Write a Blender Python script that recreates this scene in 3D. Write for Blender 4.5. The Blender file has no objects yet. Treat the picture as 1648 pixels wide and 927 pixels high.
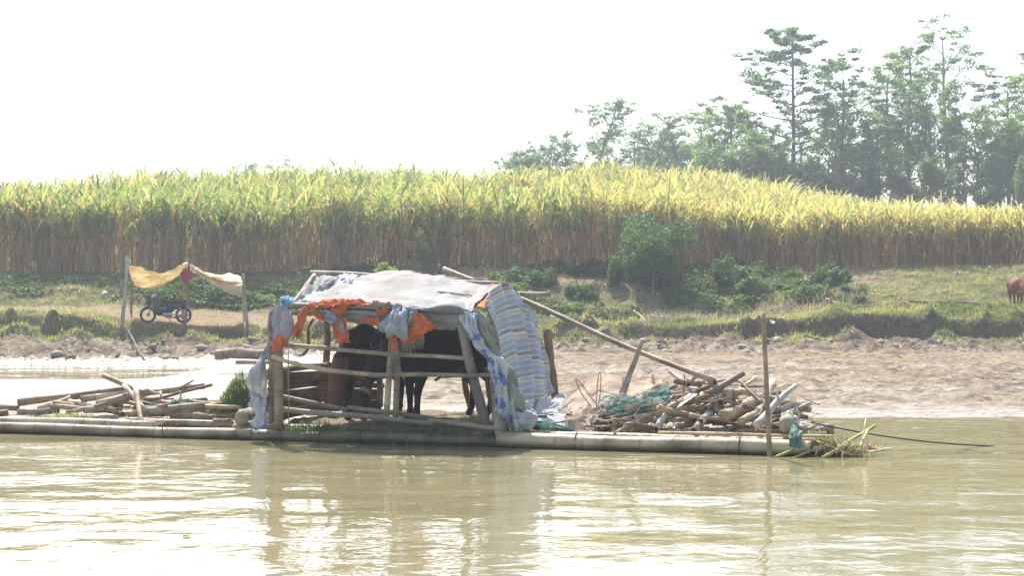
import bpy, math, random, zlib
import numpy as np
from mathutils import Vector
R = math.radians
random.seed(7)
rng = np.random.default_rng(11)
scene = bpy.context.scene
col = scene.collection

# ------------------------------------------------------------------ camera
F = 2289.0            # focal length in photograph pixels (50 mm on 36 mm, 1648 px wide)
CAMZ = 2.0
cam_d = bpy.data.cameras.new('camera'); cam = bpy.data.objects.new('camera', cam_d); col.objects.link(cam)
cam_d.lens = 50.0; cam_d.sensor_width = 36.0; cam_d.clip_end = 6000; cam_d.clip_start = 0.1
cam.location = (0, 0, CAMZ); cam.rotation_euler = (R(90 + 0.563), 0, 0)
scene.camera = cam

# ------------------------------------------------------------------ light
HAZE = .00108
SUN_EL, SUN_AZ = 54.0, -15.0      # azimuth from +Y towards +X
w = bpy.data.worlds.new("World"); scene.world = w; w.use_nodes = True
nt = w.node_tree; nt.nodes.clear()
sky = nt.nodes.new('ShaderNodeTexSky'); sky.sky_type = 'NISHITA'; sky.sun_disc = False
sky.sun_elevation = R(SUN_EL); sky.sun_rotation = R(SUN_AZ % 360)
sky.air_density = 1.0; sky.dust_density = 3.0; sky.ozone_density = 1.0
bg = nt.nodes.new('ShaderNodeBackground'); bg.inputs['Strength'].default_value = 0.15
ow = nt.nodes.new('ShaderNodeOutputWorld')
nt.links.new(sky.outputs[0], bg.inputs[0]); nt.links.new(bg.outputs[0], ow.inputs[0])
sd = bpy.data.lights.new('sun', 'SUN'); so = bpy.data.objects.new('sun', sd); col.objects.link(so)
sd.energy = 4.2; sd.angle = R(0.55); sd.color = (1.0, 0.96, 0.91)
sdir = Vector((math.sin(R(SUN_AZ)) * math.cos(R(SUN_EL)), math.cos(R(SUN_AZ)) * math.cos(R(SUN_EL)), math.sin(R(SUN_EL))))
so.rotation_euler = sdir.to_track_quat('Z', 'Y').to_euler(); so.location = (-30, 120, 110)
scene.view_settings.view_transform = 'Standard'; scene.view_settings.look = 'None'
scene.view_settings.gamma = 1.0; scene.view_settings.use_curve_mapping = False
scene.view_settings.exposure = 1.15
scene.render.engine = 'CYCLES'
scene.cycles.max_bounces = 6; scene.cycles.transparent_max_bounces = 12
scene.cycles.volume_bounces = 0
scene.cycles.use_denoising = True

# ------------------------------------------------------------------ noise
def _h(ix, iy, iz, s):
    n = (ix.astype(np.int64) * 374761393 + iy.astype(np.int64) * 668265263 + iz.astype(np.int64) * 2147483647 + s * 1274126177) & 0xffffffff
    n = ((n ^ (n >> 13)) * 1274126177) & 0xffffffff
    n = ((n ^ (n >> 16)) * 668265263) & 0xffffffff
    return ((n >> 8) & 0xffff) / 65535.0
def vnoise(x, y, z=None, s=0):
    x = np.asarray(x, float); y = np.asarray(y, float)
    z = np.zeros_like(x) if z is None else np.asarray(z, float) + np.zeros_like(x)
    xi, yi, zi = np.floor(x), np.floor(y), np.floor(z)
    fx, fy, fz = x - xi, y - yi, z - zi
    fx = fx * fx * (3 - 2 * fx); fy = fy * fy * (3 - 2 * fy); fz = fz * fz * (3 - 2 * fz)
    r = 0
    for dx in (0, 1):
        for dy in (0, 1):
            for dz in (0, 1):
                wgt = (fx if dx else 1 - fx) * (fy if dy else 1 - fy) * (fz if dz else 1 - fz)
                r = r + wgt * _h(xi + dx, yi + dy, zi + dz, s)
    return r * 2 - 1
def fbm(x, y, z=None, s=0, o=4, g=.5):
    a, t, n = 1.0, 0, 0
    for i in range(o):
        k = 2.03 ** i
        t = t + a * vnoise(np.asarray(x) * k, np.asarray(y) * k, None if z is None else np.asarray(z) * k, s + i * 17); n += a; a *= g
    return t / n
def smooth(a, b, t):
    t = np.clip((np.asarray(t, float) - a) / (b - a), 0, 1); return t * t * (3 - 2 * t)

# ------------------------------------------------------------------ materials
def mat(name, c1, c2=None, scale=4, rough=.8, bump=0, bscale=25, attr=False, transl=0, spec=.25, stretch=(1, 1, 1), ramp=(.35, .65),
        alpha=1, tcol=None, det=6, coord='Object', rnd=0):
    m = bpy.data.materials.new(name); m.use_nodes = True; t = m.node_tree; N = t.nodes; L = t.links; N.clear()
    out = N.new('ShaderNodeOutputMaterial'); p = N.new('ShaderNodeBsdfPrincipled')
    p.inputs['Roughness'].default_value = rough; p.inputs['Specular IOR Level'].default_value = spec
    tc = N.new('ShaderNodeTexCoord'); mp = N.new('ShaderNodeMapping'); mp.inputs['Scale'].default_value = stretch
    L.new(tc.outputs[coord], mp.inputs[0])
    def noise(sc, d=det):
        n = N.new('ShaderNodeTexNoise'); n.inputs['Scale'].default_value = sc; n.inputs['Detail'].default_value = d
        L.new(mp.outputs[0], n.inputs['Vector']); return n
    c2 = c2 or tuple(v * .6 for v in c1)
    n = noise(scale); r = N.new('ShaderNodeValToRGB')
    r.color_ramp.elements[0].position = ramp[0]; r.color_ramp.elements[1].position = ramp[1]
    r.color_ramp.elements[0].color = (*c1, 1); r.color_ramp.elements[1].color = (*c2, 1)
    L.new(n.outputs['Fac'], r.inputs[0]); c = r.outputs[0]
    def mul(a, b):
        x = N.new('ShaderNodeMix'); x.data_type = 'RGBA'; x.blend_type = 'MULTIPLY'; x.inputs[0].default_value = 1
        L.new(a, x.inputs[6]); L.new(b, x.inputs[7]); return x.outputs[2]
    if attr:
        a = N.new('ShaderNodeAttribute'); a.attribute_name = 'Col'; c = mul(c, a.outputs['Color'])
    if rnd:
        oi = N.new('ShaderNodeObjectInfo'); h = N.new('ShaderNodeHueSaturation')
        mr = N.new('ShaderNodeMapRange'); mr.inputs[3].default_value = 1 - rnd; mr.inputs[4].default_value = 1 + rnd
        L.new(oi.outputs['Random'], mr.inputs[0]); L.new(mr.outputs[0], h.inputs['Value']); L.new(c, h.inputs['Color']); c = h.outputs[0]
    L.new(c, p.inputs['Base Color'])
    if bump:
        b = N.new('ShaderNodeBump'); b.inputs['Strength'].default_value = min(1, bump); b.inputs['Distance'].default_value = .02 * max(1, bump)
        L.new(noise(bscale).outputs['Fac'], b.inputs['Height']); L.new(b.outputs[0], p.inputs['Normal'])
    sh = p.outputs[0]
    if transl:
        tr = N.new('ShaderNodeBsdfTranslucent'); mx = N.new('ShaderNodeMixShader'); mx.inputs[0].default_value = transl
        if tcol:
            tt = N.new('ShaderNodeMix'); tt.data_type = 'RGBA'; tt.blend_type = 'MULTIPLY'; tt.inputs[0].default_value = 1
            L.new(c, tt.inputs[6]); tt.inputs[7].default_value = (*tcol, 1); L.new(tt.outputs[2], tr.inputs[0])
        else: L.new(c, tr.inputs[0])
        L.new(sh, mx.inputs[1]); L.new(tr.outputs[0], mx.inputs[2]); sh = mx.outputs[0]
    if alpha < 1:
        tp = N.new('ShaderNodeBsdfTransparent'); mx = N.new('ShaderNodeMixShader')
        n2 = noise(9, 3); mr = N.new('ShaderNodeMapRange'); mr.inputs[1].default_value = .3; mr.inputs[2].default_value = .7
        mr.inputs[3].default_value = max(0, alpha - .3); mr.inputs[4].default_value = min(1, alpha + .3)
        L.new(n2.outputs['Fac'], mr.inputs[0]); L.new(mr.outputs[0], mx.inputs[0])
        L.new(tp.outputs[0], mx.inputs[1]); L.new(sh, mx.inputs[2]); sh = mx.outputs[0]
    L.new(sh, out.inputs['Surface']); return m

def mat_stripes():
    m = bpy.data.materials.new('striped_tarpaulin'); m.use_nodes = True; t = m.node_tree; N = t.nodes; L = t.links; N.clear()
    out = N.new('ShaderNodeOutputMaterial'); p = N.new('ShaderNodeBsdfPrincipled'); p.inputs['Roughness'].default_value = .6
    a = N.new('ShaderNodeAttribute'); a.attribute_name = 'st'; sx = N.new('ShaderNodeSeparateXYZ'); L.new(a.outputs['Vector'], sx.inputs[0])
    ml = N.new('ShaderNodeMath'); ml.operation = 'MULTIPLY'; ml.inputs[1].default_value = 6.4; L.new(sx.outputs[1], ml.inputs[0])
    nz = N.new('ShaderNodeTexNoise'); nz.inputs['Scale'].default_value = 3; L.new(a.outputs['Vector'], nz.inputs['Vector'])
    ad = N.new('ShaderNodeMath'); ad.operation = 'MULTIPLY_ADD'; ad.inputs[1].default_value = .06; L.new(nz.outputs['Fac'], ad.inputs[0]); L.new(ml.outputs[0], ad.inputs[2])
    fr = N.new('ShaderNodeMath'); fr.operation = 'FRACT'; L.new(ad.outputs[0], fr.inputs[0])
    r = N.new('ShaderNodeValToRGB'); r.color_ramp.interpolation = 'CONSTANT'
    cols = [(0, (.55, .53, .48)), (.13, (.30, .39, .47)), (.30, (.60, .57, .50)), (.42, (.24, .25, .28)), (.55, (.66, .64, .58)), (.66, (.55, .46, .30)), (.74, (.64, .62, .55)), (.84, (.33, .45, .56))]
    e = r.color_ramp.elements; e[0].position = 0; e[0].color = (*cols[0][1], 1); e[1].position = cols[1][0]; e[1].color = (*cols[1][1], 1)
    for pp, cc in cols[2:]:
        q = e.new(pp); q.color = (*cc, 1)
    L.new(fr.outputs[0], r.inputs[0])
    n3 = N.new('ShaderNodeTexNoise'); n3.inputs['Scale'].default_value = 14; n3.inputs['Detail'].default_value = 8
    L.new(a.outputs['Vector'], n3.inputs['Vector'])
    mx = N.new('ShaderNodeMix'); mx.data_type = 'RGBA'; mr = N.new('ShaderNodeMapRange'); mr.inputs[1].default_value = .4; mr.inputs[2].default_value = .75; mr.inputs[4].default_value = .8
    L.new(n3.outputs['Fac'], mr.inputs[0]); L.new(mr.outputs[0], mx.inputs[0]); L.new(r.outputs[0], mx.inputs[6]); mx.inputs[7].default_value = (.5, .46, .38, 1)
    L.new(mx.outputs[2], p.inputs['Base Color'])
    tr = N.new('ShaderNodeBsdfTranslucent'); L.new(mx.outputs[2], tr.inputs[0]); ms = N.new('ShaderNodeMixShader'); ms.inputs[0].default_value = .32
    L.new(p.outputs[0], ms.inputs[1]); L.new(tr.outputs[0], ms.inputs[2]); L.new(ms.outputs[0], out.inputs[0]); return m

# ------------------------------------------------------------------ mesh builder
class MB:
    def __init__(s): s.v = []; s.f = []; s.n = 0; s.c = []; s.st = []
    def add(s, V, Fc, colr=None, st=None):
        V = np.asarray(V, float).reshape(-1, 3); s.v.append(V)
        s.f.append((np.asarray(Fc, np.int64) + s.n))
        c = np.ones((len(V), 3)) if colr is None else np.broadcast_to(np.asarray(colr, float), (len(V), 3))
        s.c.append(c); s.st.append(np.zeros((len(V), 3)) if st is None else st); s.n += len(V); return s
    def tube(s, P, rad, n=8, caps=True, colr=None, squash=None):
        P = np.asarray(P, float); K = len(P); rad = np.broadcast_to(np.asarray(rad, float), (K,))
        T = np.gradient(P, axis=0); T /= np.linalg.norm(T, axis=1, keepdims=True) + 1e-9
        up = np.array([0, 0, 1.]) if abs(T[:, 2]).mean() < .8 else np.array([0, 1., 0])
        A = np.cross(T, up); A /= np.linalg.norm(A, axis=1, keepdims=True) + 1e-9; B = np.cross(A, T)
        th = np.arange(n) / n * 2 * np.pi
        sq = 1 if squash is None else squash
        V = P[:, None] + rad[:, None, None] * (np.cos(th)[None, :, None] * A[:, None] + sq * np.sin(th)[None, :, None] * B[:, None])
        i = np.arange(K - 1)[:, None] * n; j = np.arange(n)[None]; j2 = (j + 1) % n
        Fq = np.stack([i + j, i + j2, i + n + j2, i + n + j], -1).reshape(-1, 4)
        V = V.reshape(-1, 3)
        if caps:
            V = np.vstack([V, P[:1], P[-1:]]); a = K * n; jj = np.arange(n); k2 = (jj + 1) % n
            f0 = np.stack([jj * 0 + a, k2, jj, jj], -1); f1 = np.stack([jj * 0 + a + 1, (K - 1) * n + jj, (K - 1) * n + k2, (K - 1) * n + k2], -1)
            Fq = np.vstack([Fq, f0, f1])
        return s.add(V, Fq, colr)
    def box(s, c, d, rz=0, rx=0, ry=0, colr=None, bev=.12):
        c = np.asarray(c, float); d = np.asarray(d, float) / 2; b = min(d) * bev
        V = []; 
        for zz, ins in ((-1, b), (-1 , 0), (1, 0), (1, b)):
            zz2 = zz * d[2] if ins else zz * (d[2] - b)
            for sx, sy in ((-1, -1), (1, -1), (1, 1), (-1, 1)): V.append((sx * (d[0] - ins), sy * (d[1] - ins), zz2))
        V = np.array(V)
        for ang, ax in ((rx, 0), (ry, 1), (rz, 2)):
            if ang:
                a, bb = [(1, 2), (2, 0), (0, 1)][ax]; ca, sa = math.cos(ang), math.sin(ang)
                va, vb = V[:, a].copy(), V[:, bb].copy(); V[:, a] = ca * va - sa * vb; V[:, bb] = sa * va + ca * vb
        Fq = [(3, 2, 1, 0), (12, 13, 14, 15)]
        for k in range(3):
            for j in range(4): Fq.append((k * 4 + j, k * 4 + (j + 1) % 4, k * 4 + 4 + (j + 1) % 4, k * 4 + 4 + j))
        return s.add(V + c, Fq, colr)
    def grid(s, G, colr=None, st=None):
        G = np.asarray(G, float); a, b = G.shape[:2]
        i = np.arange(a - 1)[:, None] * b; j = np.arange(b - 1)[None]
        Fq = np.stack([i + j, i + j + 1, i + b + j + 1, i + b + j], -1).reshape(-1, 4)
        return s.add(G.reshape(-1, 3), Fq, None if colr is None else np.asarray(colr).reshape(-1, 3), None if st is None else st.reshape(-1, 3))
    def ball(s, c, r, n=10, colr=None):
        r = np.broadcast_to(np.asarray(r, float), (3,)); th = np.linspace(0, np.pi, n // 2 + 2)[:, None]; ph = np.linspace(0, 2 * np.pi, n + 1)[None]
        G = np.stack([np.sin(th) * np.cos(ph) * r[0] + c[0], np.sin(th) * np.sin(ph) * r[1] + c[1], np.cos(th) * r[2] + 0 * ph + c[2]], -1)
        return s.grid(G, None if colr is None else np.broadcast_to(colr, G.shape))
    def data(s, name, smooth_=True):
        V = np.vstack(s.v); Fq = np.vstack(s.f); tri = Fq[:, 2] == Fq[:, 3]
        me = bpy.data.meshes.new(name)
        tot = np.where(tri, 3, 4); keep = np.ones((len(Fq), 4), bool); keep[tri, 3] = False
        loops = Fq[keep]; start = np.concatenate([[0], np.cumsum(tot)[:-1]])
        me.vertices.add(len(V)); me.vertices.foreach_set('co', V.astype(np.float32).ravel())
        me.loops.add(len(loops)); me.loops.foreach_set('vertex_index', loops.astype(np.int32))
        me.polygons.add(len(Fq)); me.polygons.foreach_set('loop_start', start.astype(np.int32)); me.polygons.foreach_set('loop_total', tot.astype(np.int32))
        me.polygons.foreach_set('use_smooth', np.full(len(Fq), smooth_))
        me.update(calc_edges=True)
        C = np.vstack(s.c)
        if True:
            at = me.attributes.new('Col', 'FLOAT_COLOR', 'POINT'); at.data.foreach_set('color', np.hstack([C, np.ones((len(C), 1))]).astype(np.float32).ravel())
        S = np.vstack(s.st)
        if np.any(S != 0):
            at = me.attributes.new('st', 'FLOAT_VECTOR', 'POINT'); at.data.foreach_set('vector', S.astype(np.float32).ravel())
        return me
    def build(s, name, m, parent=None, local=False, smooth_=True, origin=None):
        """world-space vertices become local to the parent (or to the thing's own base when it is top-level)"""
        V = np.vstack(s.v)
        if parent is None:
            o_ = np.array(origin) if origin is not None else np.array([V[:, 0].mean(), V[:, 1].mean(), V[:, 2].min()])
            s.v = [V - o_]
        elif not local:
            base = np.zeros(3); q = parent
            while q is not None: base = base + np.array(q.location); q = q.parent
            s.v = [V - base]
        o = bpy.data.objects.new(name, s.data(name, smooth_)); o.data.materials.append(m); col.objects.link(o)
        if parent is not None: o.parent = parent
        else: o.location = o_
        return o
def tag(o, label=None, cat=None, group=None, kind=None):
    if label: o['label'] = label
    if cat: o['category'] = cat
    if group: o['group'] = group
    if kind: o['kind'] = kind
    return o
def thing(name, label, cat, loc=(0, 0, 0), group=None, rz=0):
    global rng
    rng = np.random.default_rng(zlib.crc32((label + '%.1f' % loc[0]).encode()))
    o = bpy.data.objects.new(name, None); o.empty_display_size = .2; col.objects.link(o); o.location = loc; o.rotation_euler = (0, 0, rz)
    return tag(o, label, cat, group)
def copy_tree(o, parent=None):
    c = o.copy(); col.objects.link(c); c.parent = parent
    for ch in [x for x in bpy.data.objects if x.parent == o]: copy_tree(ch, c)
    return c

# ------------------------------------------------------------------ reading positions from the photograph
U = np.array([0.9636, -0.2673, 0]); Vv = np.array([0.2673, 0.9636, 0]); O0 = np.array([0, 19.53, 0])   # raft axes: along, depth, front line origin
def ray(px, py): return np.array([(px - 824) / F, 1.0, (486 - py) / F])
def at(px, py, Y): return np.array([0, 0, CAMZ]) + ray(px, py) * Y
def RP(px, py, v):
    r = ray(px, py); C = np.array([0, 0, CAMZ]); t = (v - np.dot(C - O0, Vv)) / np.dot(r, Vv); return C + r * t
def RU(u, v, z): return O0 + U * u + Vv * v + np.array([0, 0, z])

# ------------------------------------------------------------------ terrain
YK = np.array([20, 23.5, 25, 27, 35, 38, 42, 45.5, 47.5, 50, 52.3, 54, 57.5, 61, 65])
XK = np.array([-22, -16.5, -13.6, -11, -6, 0, 4, 9, 13, 16, 22])
ZT0 = np.array([
 [-.9, -.5, -.12, .03, .05, -.04, -.06, -.03, .12, .60, 1.60, 1.72, 1.80, 2.70, 3.35],
 [-.9, -.5, -.12, .03, .05, -.04, -.06, -.03, .12, .60, 1.50, 1.65, 1.80, 2.70, 3.30],
 [-.9, -.5, -.12, .03, .06, -.04, -.06, -.03, .12, .50, 0.95, 1.20, 1.75, 2.60, 3.30],
 [-.9, -.5, -.12, .03, .06, -.04, -.06, -.02, .14, .50, 0.88, 1.07, 1.60, 2.20, 3.40],
 [-.9, -.5, -.12, .03, .08, .10, .14, .16, .24, .48, 0.90, 1.08, 1.45, 2.40, 3.55],
 [-.9, -.1, .05, .09, .16, .20, .27, .33, .38, .52, 0.98, 1.02, 1.25, 2.75, 3.55],
 [-.9, -.1, .05, .09, .16, .20, .27, .33, .38, .52, 1.00, 1.04, 1.15, 2.65, 3.60],
 [-.9, -.1, .05, .09, .16, .20, .27, .33, .38, .52, 1.22, 1.26, 1.22, 2.70, 3.60],
 [-.9, -.1, .05, .09, .16, .20, .27, .33, .38, .52, 1.62, 1.66, 1.70, 2.65, 3.45],
 [-.9, -.1, .05, .09, .16, .20, .27, .33, .38, .52, 1.35, 1.80, 1.85, 2.75, 3.55],
 [-.9, -.1, .05, .09, .16, .20, .27, .33, .38, .52, 1.35, 1.80, 1.85, 2.75, 3.60]])
ZT = np.insert(ZT0, 10, ZT0[:, 9] + .12 * (ZT0[:, 10] - ZT0[:, 9]), axis=1); YK = np.insert(YK, 10, 51.85)
def field_far(X, Y):   # ground height of the cane field about 100 m away, by direction
    px = 824 + X / np.maximum(Y, 1) * F
    top = np.interp(px, [-300, 0, 200, 400, 520, 760, 900, 1000, 1140, 1250, 1350, 1450, 1648, 1900], [320, 305, 290, 282, 278, 284, 278, 268, 270, 286, 303, 316, 333, 345])
    return CAMZ + (486 - top) / F * 100 - 3.6
def bankwob(X, Y):
    w_ = .7 * fbm(X * .12, Y * 0, s=3, o=3) + .45 * fbm(X * .6, Y * .1, s=5, o=3)
    return w_ * smooth(44, 50, Y) + .5 * fbm(X * .15, Y * 0, s=9, o=3) * smooth(46, 30, Y)
def HB(X, Y):
    X = np.asarray(X, float); Y = np.asarray(Y, float); X, Y = np.broadcast_arrays(X, Y)
    wob = bankwob(X, Y)
    Yc = np.clip(Y + wob, 20, 65); Xc = np.clip(X, -22, 22)
    a = np.clip(np.searchsorted(XK, Xc) - 1, 0, len(XK) - 2); b = np.clip(np.searchsorted(YK, Yc) - 1, 0, len(YK) - 2)
    fx = (Xc - XK[a]) / (XK[a + 1] - XK[a]); fy = (Yc - YK[b]) / (YK[b + 1] - YK[b])
    fx = fx * fx * (3 - 2 * fx)
    z = (ZT[a, b] * (1 - fx) + ZT[a + 1, b] * fx) * (1 - fy) + (ZT[a, b + 1] * (1 - fx) + ZT[a + 1, b + 1] * fx) * fy
    ff = field_far(X, np.maximum(Y, 64)); s_ = smooth(66, 100, Y)
    z = np.where(Y > 65, z + (ff - z) * s_, z)
    z = z + (6 - z) * smooth(112, 170, Y)
    z = np.where(Y < 20, -1.2, z)
    return z
def clods(X, Y):
    n = fbm(X * 2.2, Y * 2.2, s=21, o=4, g=.6); return np.maximum(0, n + .1) ** 1.0
def H(X, Y):
    X = np.asarray(X, float); Y = np.asarray(Y, float); X, Y = np.broadcast_arrays(X, Y)
    z = HB(X, Y)
    cl = smooth(43.5, 47.5, Y) * smooth(53, 50, Y)
    z = z + cl * (.24 * clods(X, Y) + .34 * np.maximum(0, fbm(X * 4.2, Y * 4.2, s=23, o=3, g=.7)) - .06)
    flat = smooth(25, 27, Y) * smooth(48, 44, Y) * smooth(-7, 0, X)
    z = z + flat * (.06 * clods(X * 1.3 + 9, Y * .8) + +.17 * np.maximum(0, fbm(X * 3.6, Y * 3.6, s=29, o=3, g=.7)) + .03 * fbm(X * .5, Y * .8, s=2))
    flatl = smooth(25, 27, Y) * smooth(48, 44, Y) * smooth(0, -7, X)
    z = z + flatl * .015 * fbm(X * 1.5, Y * 1.5, s=2)
    bank = smooth(49.5, 51.5, Y) * smooth(66, 62, Y)
    hump = np.maximum(0, fbm(X * .9, Y * .9, s=31, o=4)) * 1.0 + .08 * fbm(X * 3, Y * 3, s=41, o=3)
    path = smooth(53.2, 54, Y) * smooth(58.2, 57, Y) * smooth(1, -4, X)
    front = smooth(50.2, 51.6, Y) * smooth(54, 52.5, Y)
    z = z + bank * (1 - .9 * path) * hump * (.55 + .55 * front * (1 - smooth(-15, -12.5, X) * smooth(-7, -9.5, X) * .8)) * .9
    return z
def gmask(X, Y):
    X = np.asarray(X, float); Y = np.asarray(Y, float); X, Y = np.broadcast_arrays(X, Y)
    n = fbm(X * .5, Y * .7, s=51, o=4); n2 = fbm(X * 2, Y * 2, s=53, o=3)
    Yw = Y + bankwob(X, Y); lf = smooth(-12, -14.5, X); base = np.maximum(smooth(52.1 - 1.5 * lf, 52.3 - 1.3 * lf, Yw + (.1 + .5 * lf) * n2), smooth(49.9, 50.5, Yw) * smooth(-.06, .1, fbm(X * 1.0, Y * 1.1, s=57, o=3) + .15 * smooth(-5, -12, X)))
    path = smooth(53.3, 54.2, Y) * smooth(58.3, 57.0, Y) * smooth(.5, -2, X) * .95
    path = np.maximum(path, smooth(-15, -13.5, X) * smooth(0, -2, X) * smooth(52.3, 53.4, Y) * smooth(58.3, 57.0, Y) * .9)
    slope = smooth(59.5, 61, Y) * smooth(-9, -5, X) * smooth(13, 10, X) * .75      # bare earth between the creepers
    slope = np.maximum(slope, smooth(9.5, 12, X) * smooth(18, 15, X) * smooth(60.3, 61.2, Y) * .85)
    dry = smooth(54.5, 55.5, Y) * smooth(59.5, 57.5, Y) * smooth(4, 6, X) * smooth(14, 12, X) * .6
    k = smooth(-.35, .05, n + n2 * .4 + .42)
    bare = smooth(.1, .35, fbm(X * .8, Y * 1.1, s=77, o=3)) * smooth(53, 51, Y) * .8
    return np.clip(base * k * (1 - path) * (1 - slope) * (1 - dry) * (1 - bare), 0, 1)

def graded(lo, hi, step, outer, grow=1.35):
    a = list(np.arange(lo, hi, step)); s_, x = step, hi
    while x < outer[1]: a.append(x); s_ *= grow; x += s_
    s_, x, pre = step, lo - step, []
    while x > outer[0]: pre.append(x); s_ *= grow; x -= s_
    return np.array(sorted(pre) + a)
xs = graded(-25, 25, .12, (-600, 600)); ys = np.concatenate([np.array([-300, -60, -10, 10, 18]), np.arange(20, 24, .3), np.arange(24, 43, .13), np.arange(43, 66, .11), graded(66, 110, 1.0, (65.5, 1500), 1.3)])
XX, YY = np.meshgrid(xs, ys, indexing='xy')
ZZ = H(XX, YY)
m_terr = bpy.data.materials.new('river_bank_ground')
def make_terrain_mat():
    m = m_terr; m.use_nodes = True; t = m.node_tree; N = t.nodes; L = t.links; N.clear()
    out = N.new('ShaderNodeOutputMaterial'); p = N.new('ShaderNodeBsdfPrincipled')
    a = N.new('ShaderNodeAttribute'); a.attribute_name = 'Col'; sp = N.new('ShaderNodeSeparateColor'); L.new(a.outputs['Color'], sp.inputs[0])
    tc = N.new('ShaderNodeTexCoord')
    def noise(sc, d=8, st=(1, 1, 1), ro=.6):
        mp = N.new('ShaderNodeMapping'); mp.inputs['Scale'].default_value = st; L.new(tc.outputs['Object'], mp.inputs[0])
        n = N.new('ShaderNodeTexNoise'); n.inputs['Scale'].default_value = sc; n.inputs['Detail'].default_value = d; n.inputs['Roughness'].default_value = ro
        L.new(mp.outputs[0], n.inputs['Vector']); return n.outputs['Fac']
    def ramp(f, stops):
        r = N.new('ShaderNodeValToRGB'); e = r.color_ramp.elements
        e[0].position, e[0].color = stops[0][0], (*stops[0][1], 1); e[1].position, e[1].color = stops[1][0], (*stops[1][1], 1)
        for q, c in stops[2:]:
            x = e.new(q); x.color = (*c, 1)
        L.new(f, r.inputs[0]); return r.outputs[0]
    def mix(f, A, B):
        x = N.new('ShaderNodeMix'); x.data_type = 'RGBA'; L.new(f, x.inputs[0]); L.new(A, x.inputs[6]); L.new(B, x.inputs[7]); return x.outputs[2]
    mud = ramp(noise(1.6, 10, (1, 2.2, 1)), [(.32, (.075, .058, .040)), (.46, (.19, .155, .112)), (.6, (.27, .228, .168)), (.72, (.32, .28, .215))])
    sand = ramp(noise(3, 8), [(.3, (.31, .245, .165)), (.7, (.21, .155, .10))])
    grs = ramp(noise(2.2, 8), [(.3, (.08, .08, .035)), (.5, (.13, .12, .055)), (.7, (.22, .18, .10))])
    c = mix(sp.outputs[1], mud, sand)
    spk = ramp(noise(7, 10, (1, 1.6, 1), .7), [(.36, (.5, .46, .40)), (.48, (.88, .86, .82)), (.62, (1.02, 1.0, .95))])
    xm = N.new('ShaderNodeMix'); xm.data_type = 'RGBA'; xm.blend_type = 'MULTIPLY'; xm.inputs[0].default_value = 1; L.new(c, xm.inputs[6]); L.new(spk, xm.inputs[7]); c = xm.outputs[2]
    c = mix(sp.outputs[0], c, grs)
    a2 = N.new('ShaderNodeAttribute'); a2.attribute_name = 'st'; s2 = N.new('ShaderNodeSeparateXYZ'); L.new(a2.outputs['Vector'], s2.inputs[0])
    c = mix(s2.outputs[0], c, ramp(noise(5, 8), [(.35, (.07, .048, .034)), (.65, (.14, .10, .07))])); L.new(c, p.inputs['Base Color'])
    mr = N.new('ShaderNodeMapRange'); mr.inputs[3].default_value = .9; mr.inputs[4].default_value = .34; L.new(sp.outputs[2], mr.inputs[0])
    ad = N.new('ShaderNodeMath'); ad.operation = 'MULTIPLY_ADD'; ad.inputs[1].default_value = .3; L.new(noise(2.5, 6), ad.inputs[0]); L.new(mr.outputs[0], ad.inputs[2])
    sb = N.new('ShaderNodeMath'); sb.operation = 'SUBTRACT'; sb.inputs[1].default_value = .15; sb.use_clamp = True; L.new(ad.outputs[0], sb.inputs[0]); L.new(sb.outputs[0], p.inputs['Roughness'])
    m2 = N.new('ShaderNodeMath'); m2.operation = 'MULTIPLY_ADD'; m2.inputs[1].default_value = .45; m2.inputs[2].default_value = .04; L.new(sp.outputs[2], m2.inputs[0]); L.new(m2.outputs[0], p.inputs['Specular IOR Level'])
    vo = N.new('ShaderNodeTexVoronoi'); vo.inputs['Scale'].default_value = 6; L.new(tc.outputs['Object'], vo.inputs['Vector'])
    hh = N.new('ShaderNodeMath'); hh.operation = 'MULTIPLY_ADD'; hh.inputs[1].default_value = .4; L.new(vo.outputs['Distance'], hh.inputs[0]); L.new(noise(7, 10), hh.inputs[2])
    b = N.new('ShaderNodeBump'); b.inputs['Strength'].default_value = .85; b.inputs['Distance'].default_value = .10; L.new(hh.outputs[0], b.inputs['Height']); L.new(b.outputs[0], p.inputs['Normal'])
    L.new(p.outputs[0], out.inputs[0])
make_terrain_mat()
GM = gmask(XX, YY); GM = np.where(YY > 64, .35, GM)
sand = np.maximum(smooth(52.5, 54.5, YY), smooth(.1, .5, fbm(XX * .12, YY * .5, s=61, o=3)) * .8 * smooth(-2, 3, XX) * smooth(28, 33, YY) * smooth(46.5, 44, YY))
wet = np.maximum(smooth(0, -8, XX) * smooth(48.5, 46, YY), smooth(26.5, 24, YY))
wet = np.maximum(wet, (.05 + .35 * smooth(.0, .3, fbm(XX * .25, YY * .8, s=71, o=3))) * smooth(50.5, 46, YY)); wet = wet * (1 - .8 * sand)
wet = np.maximum(wet, smooth(.16, 0.0, ZZ))
YW = YY + bankwob(XX, YY); soil_shade = smooth(51.3, 51.8, YW) * smooth(52.6, 52.2, YW)  # ledge face darkened: its shadow is put into a dark soil colour
soil_shade = np.maximum(soil_shade, .75 * smooth(.0, .22, fbm(XX * 1.3, YY * 2.2, s=83, o=4)) * smooth(45.5, 47.5, YY) * smooth(52, 51, YY))
soil_shade = np.maximum(soil_shade, .5 * smooth(.12, .3, fbm(XX * .9, YY * 2.6, s=85, o=4)) * smooth(27, 31, YY) * smooth(48, 45, YY) * smooth(-4, 0, XX))
soil_shade = soil_shade * (1 - .6 * GM) * (1 - .6 * smooth(-12, -14.5, XX) * smooth(50.5, 51, YW))
tb = MB(); tb.grid(np.stack([XX, YY, ZZ], -1), np.stack([GM, sand, wet], -1), np.stack([soil_shade, 0 * soil_shade, 0 * soil_shade + .001], -1))
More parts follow.
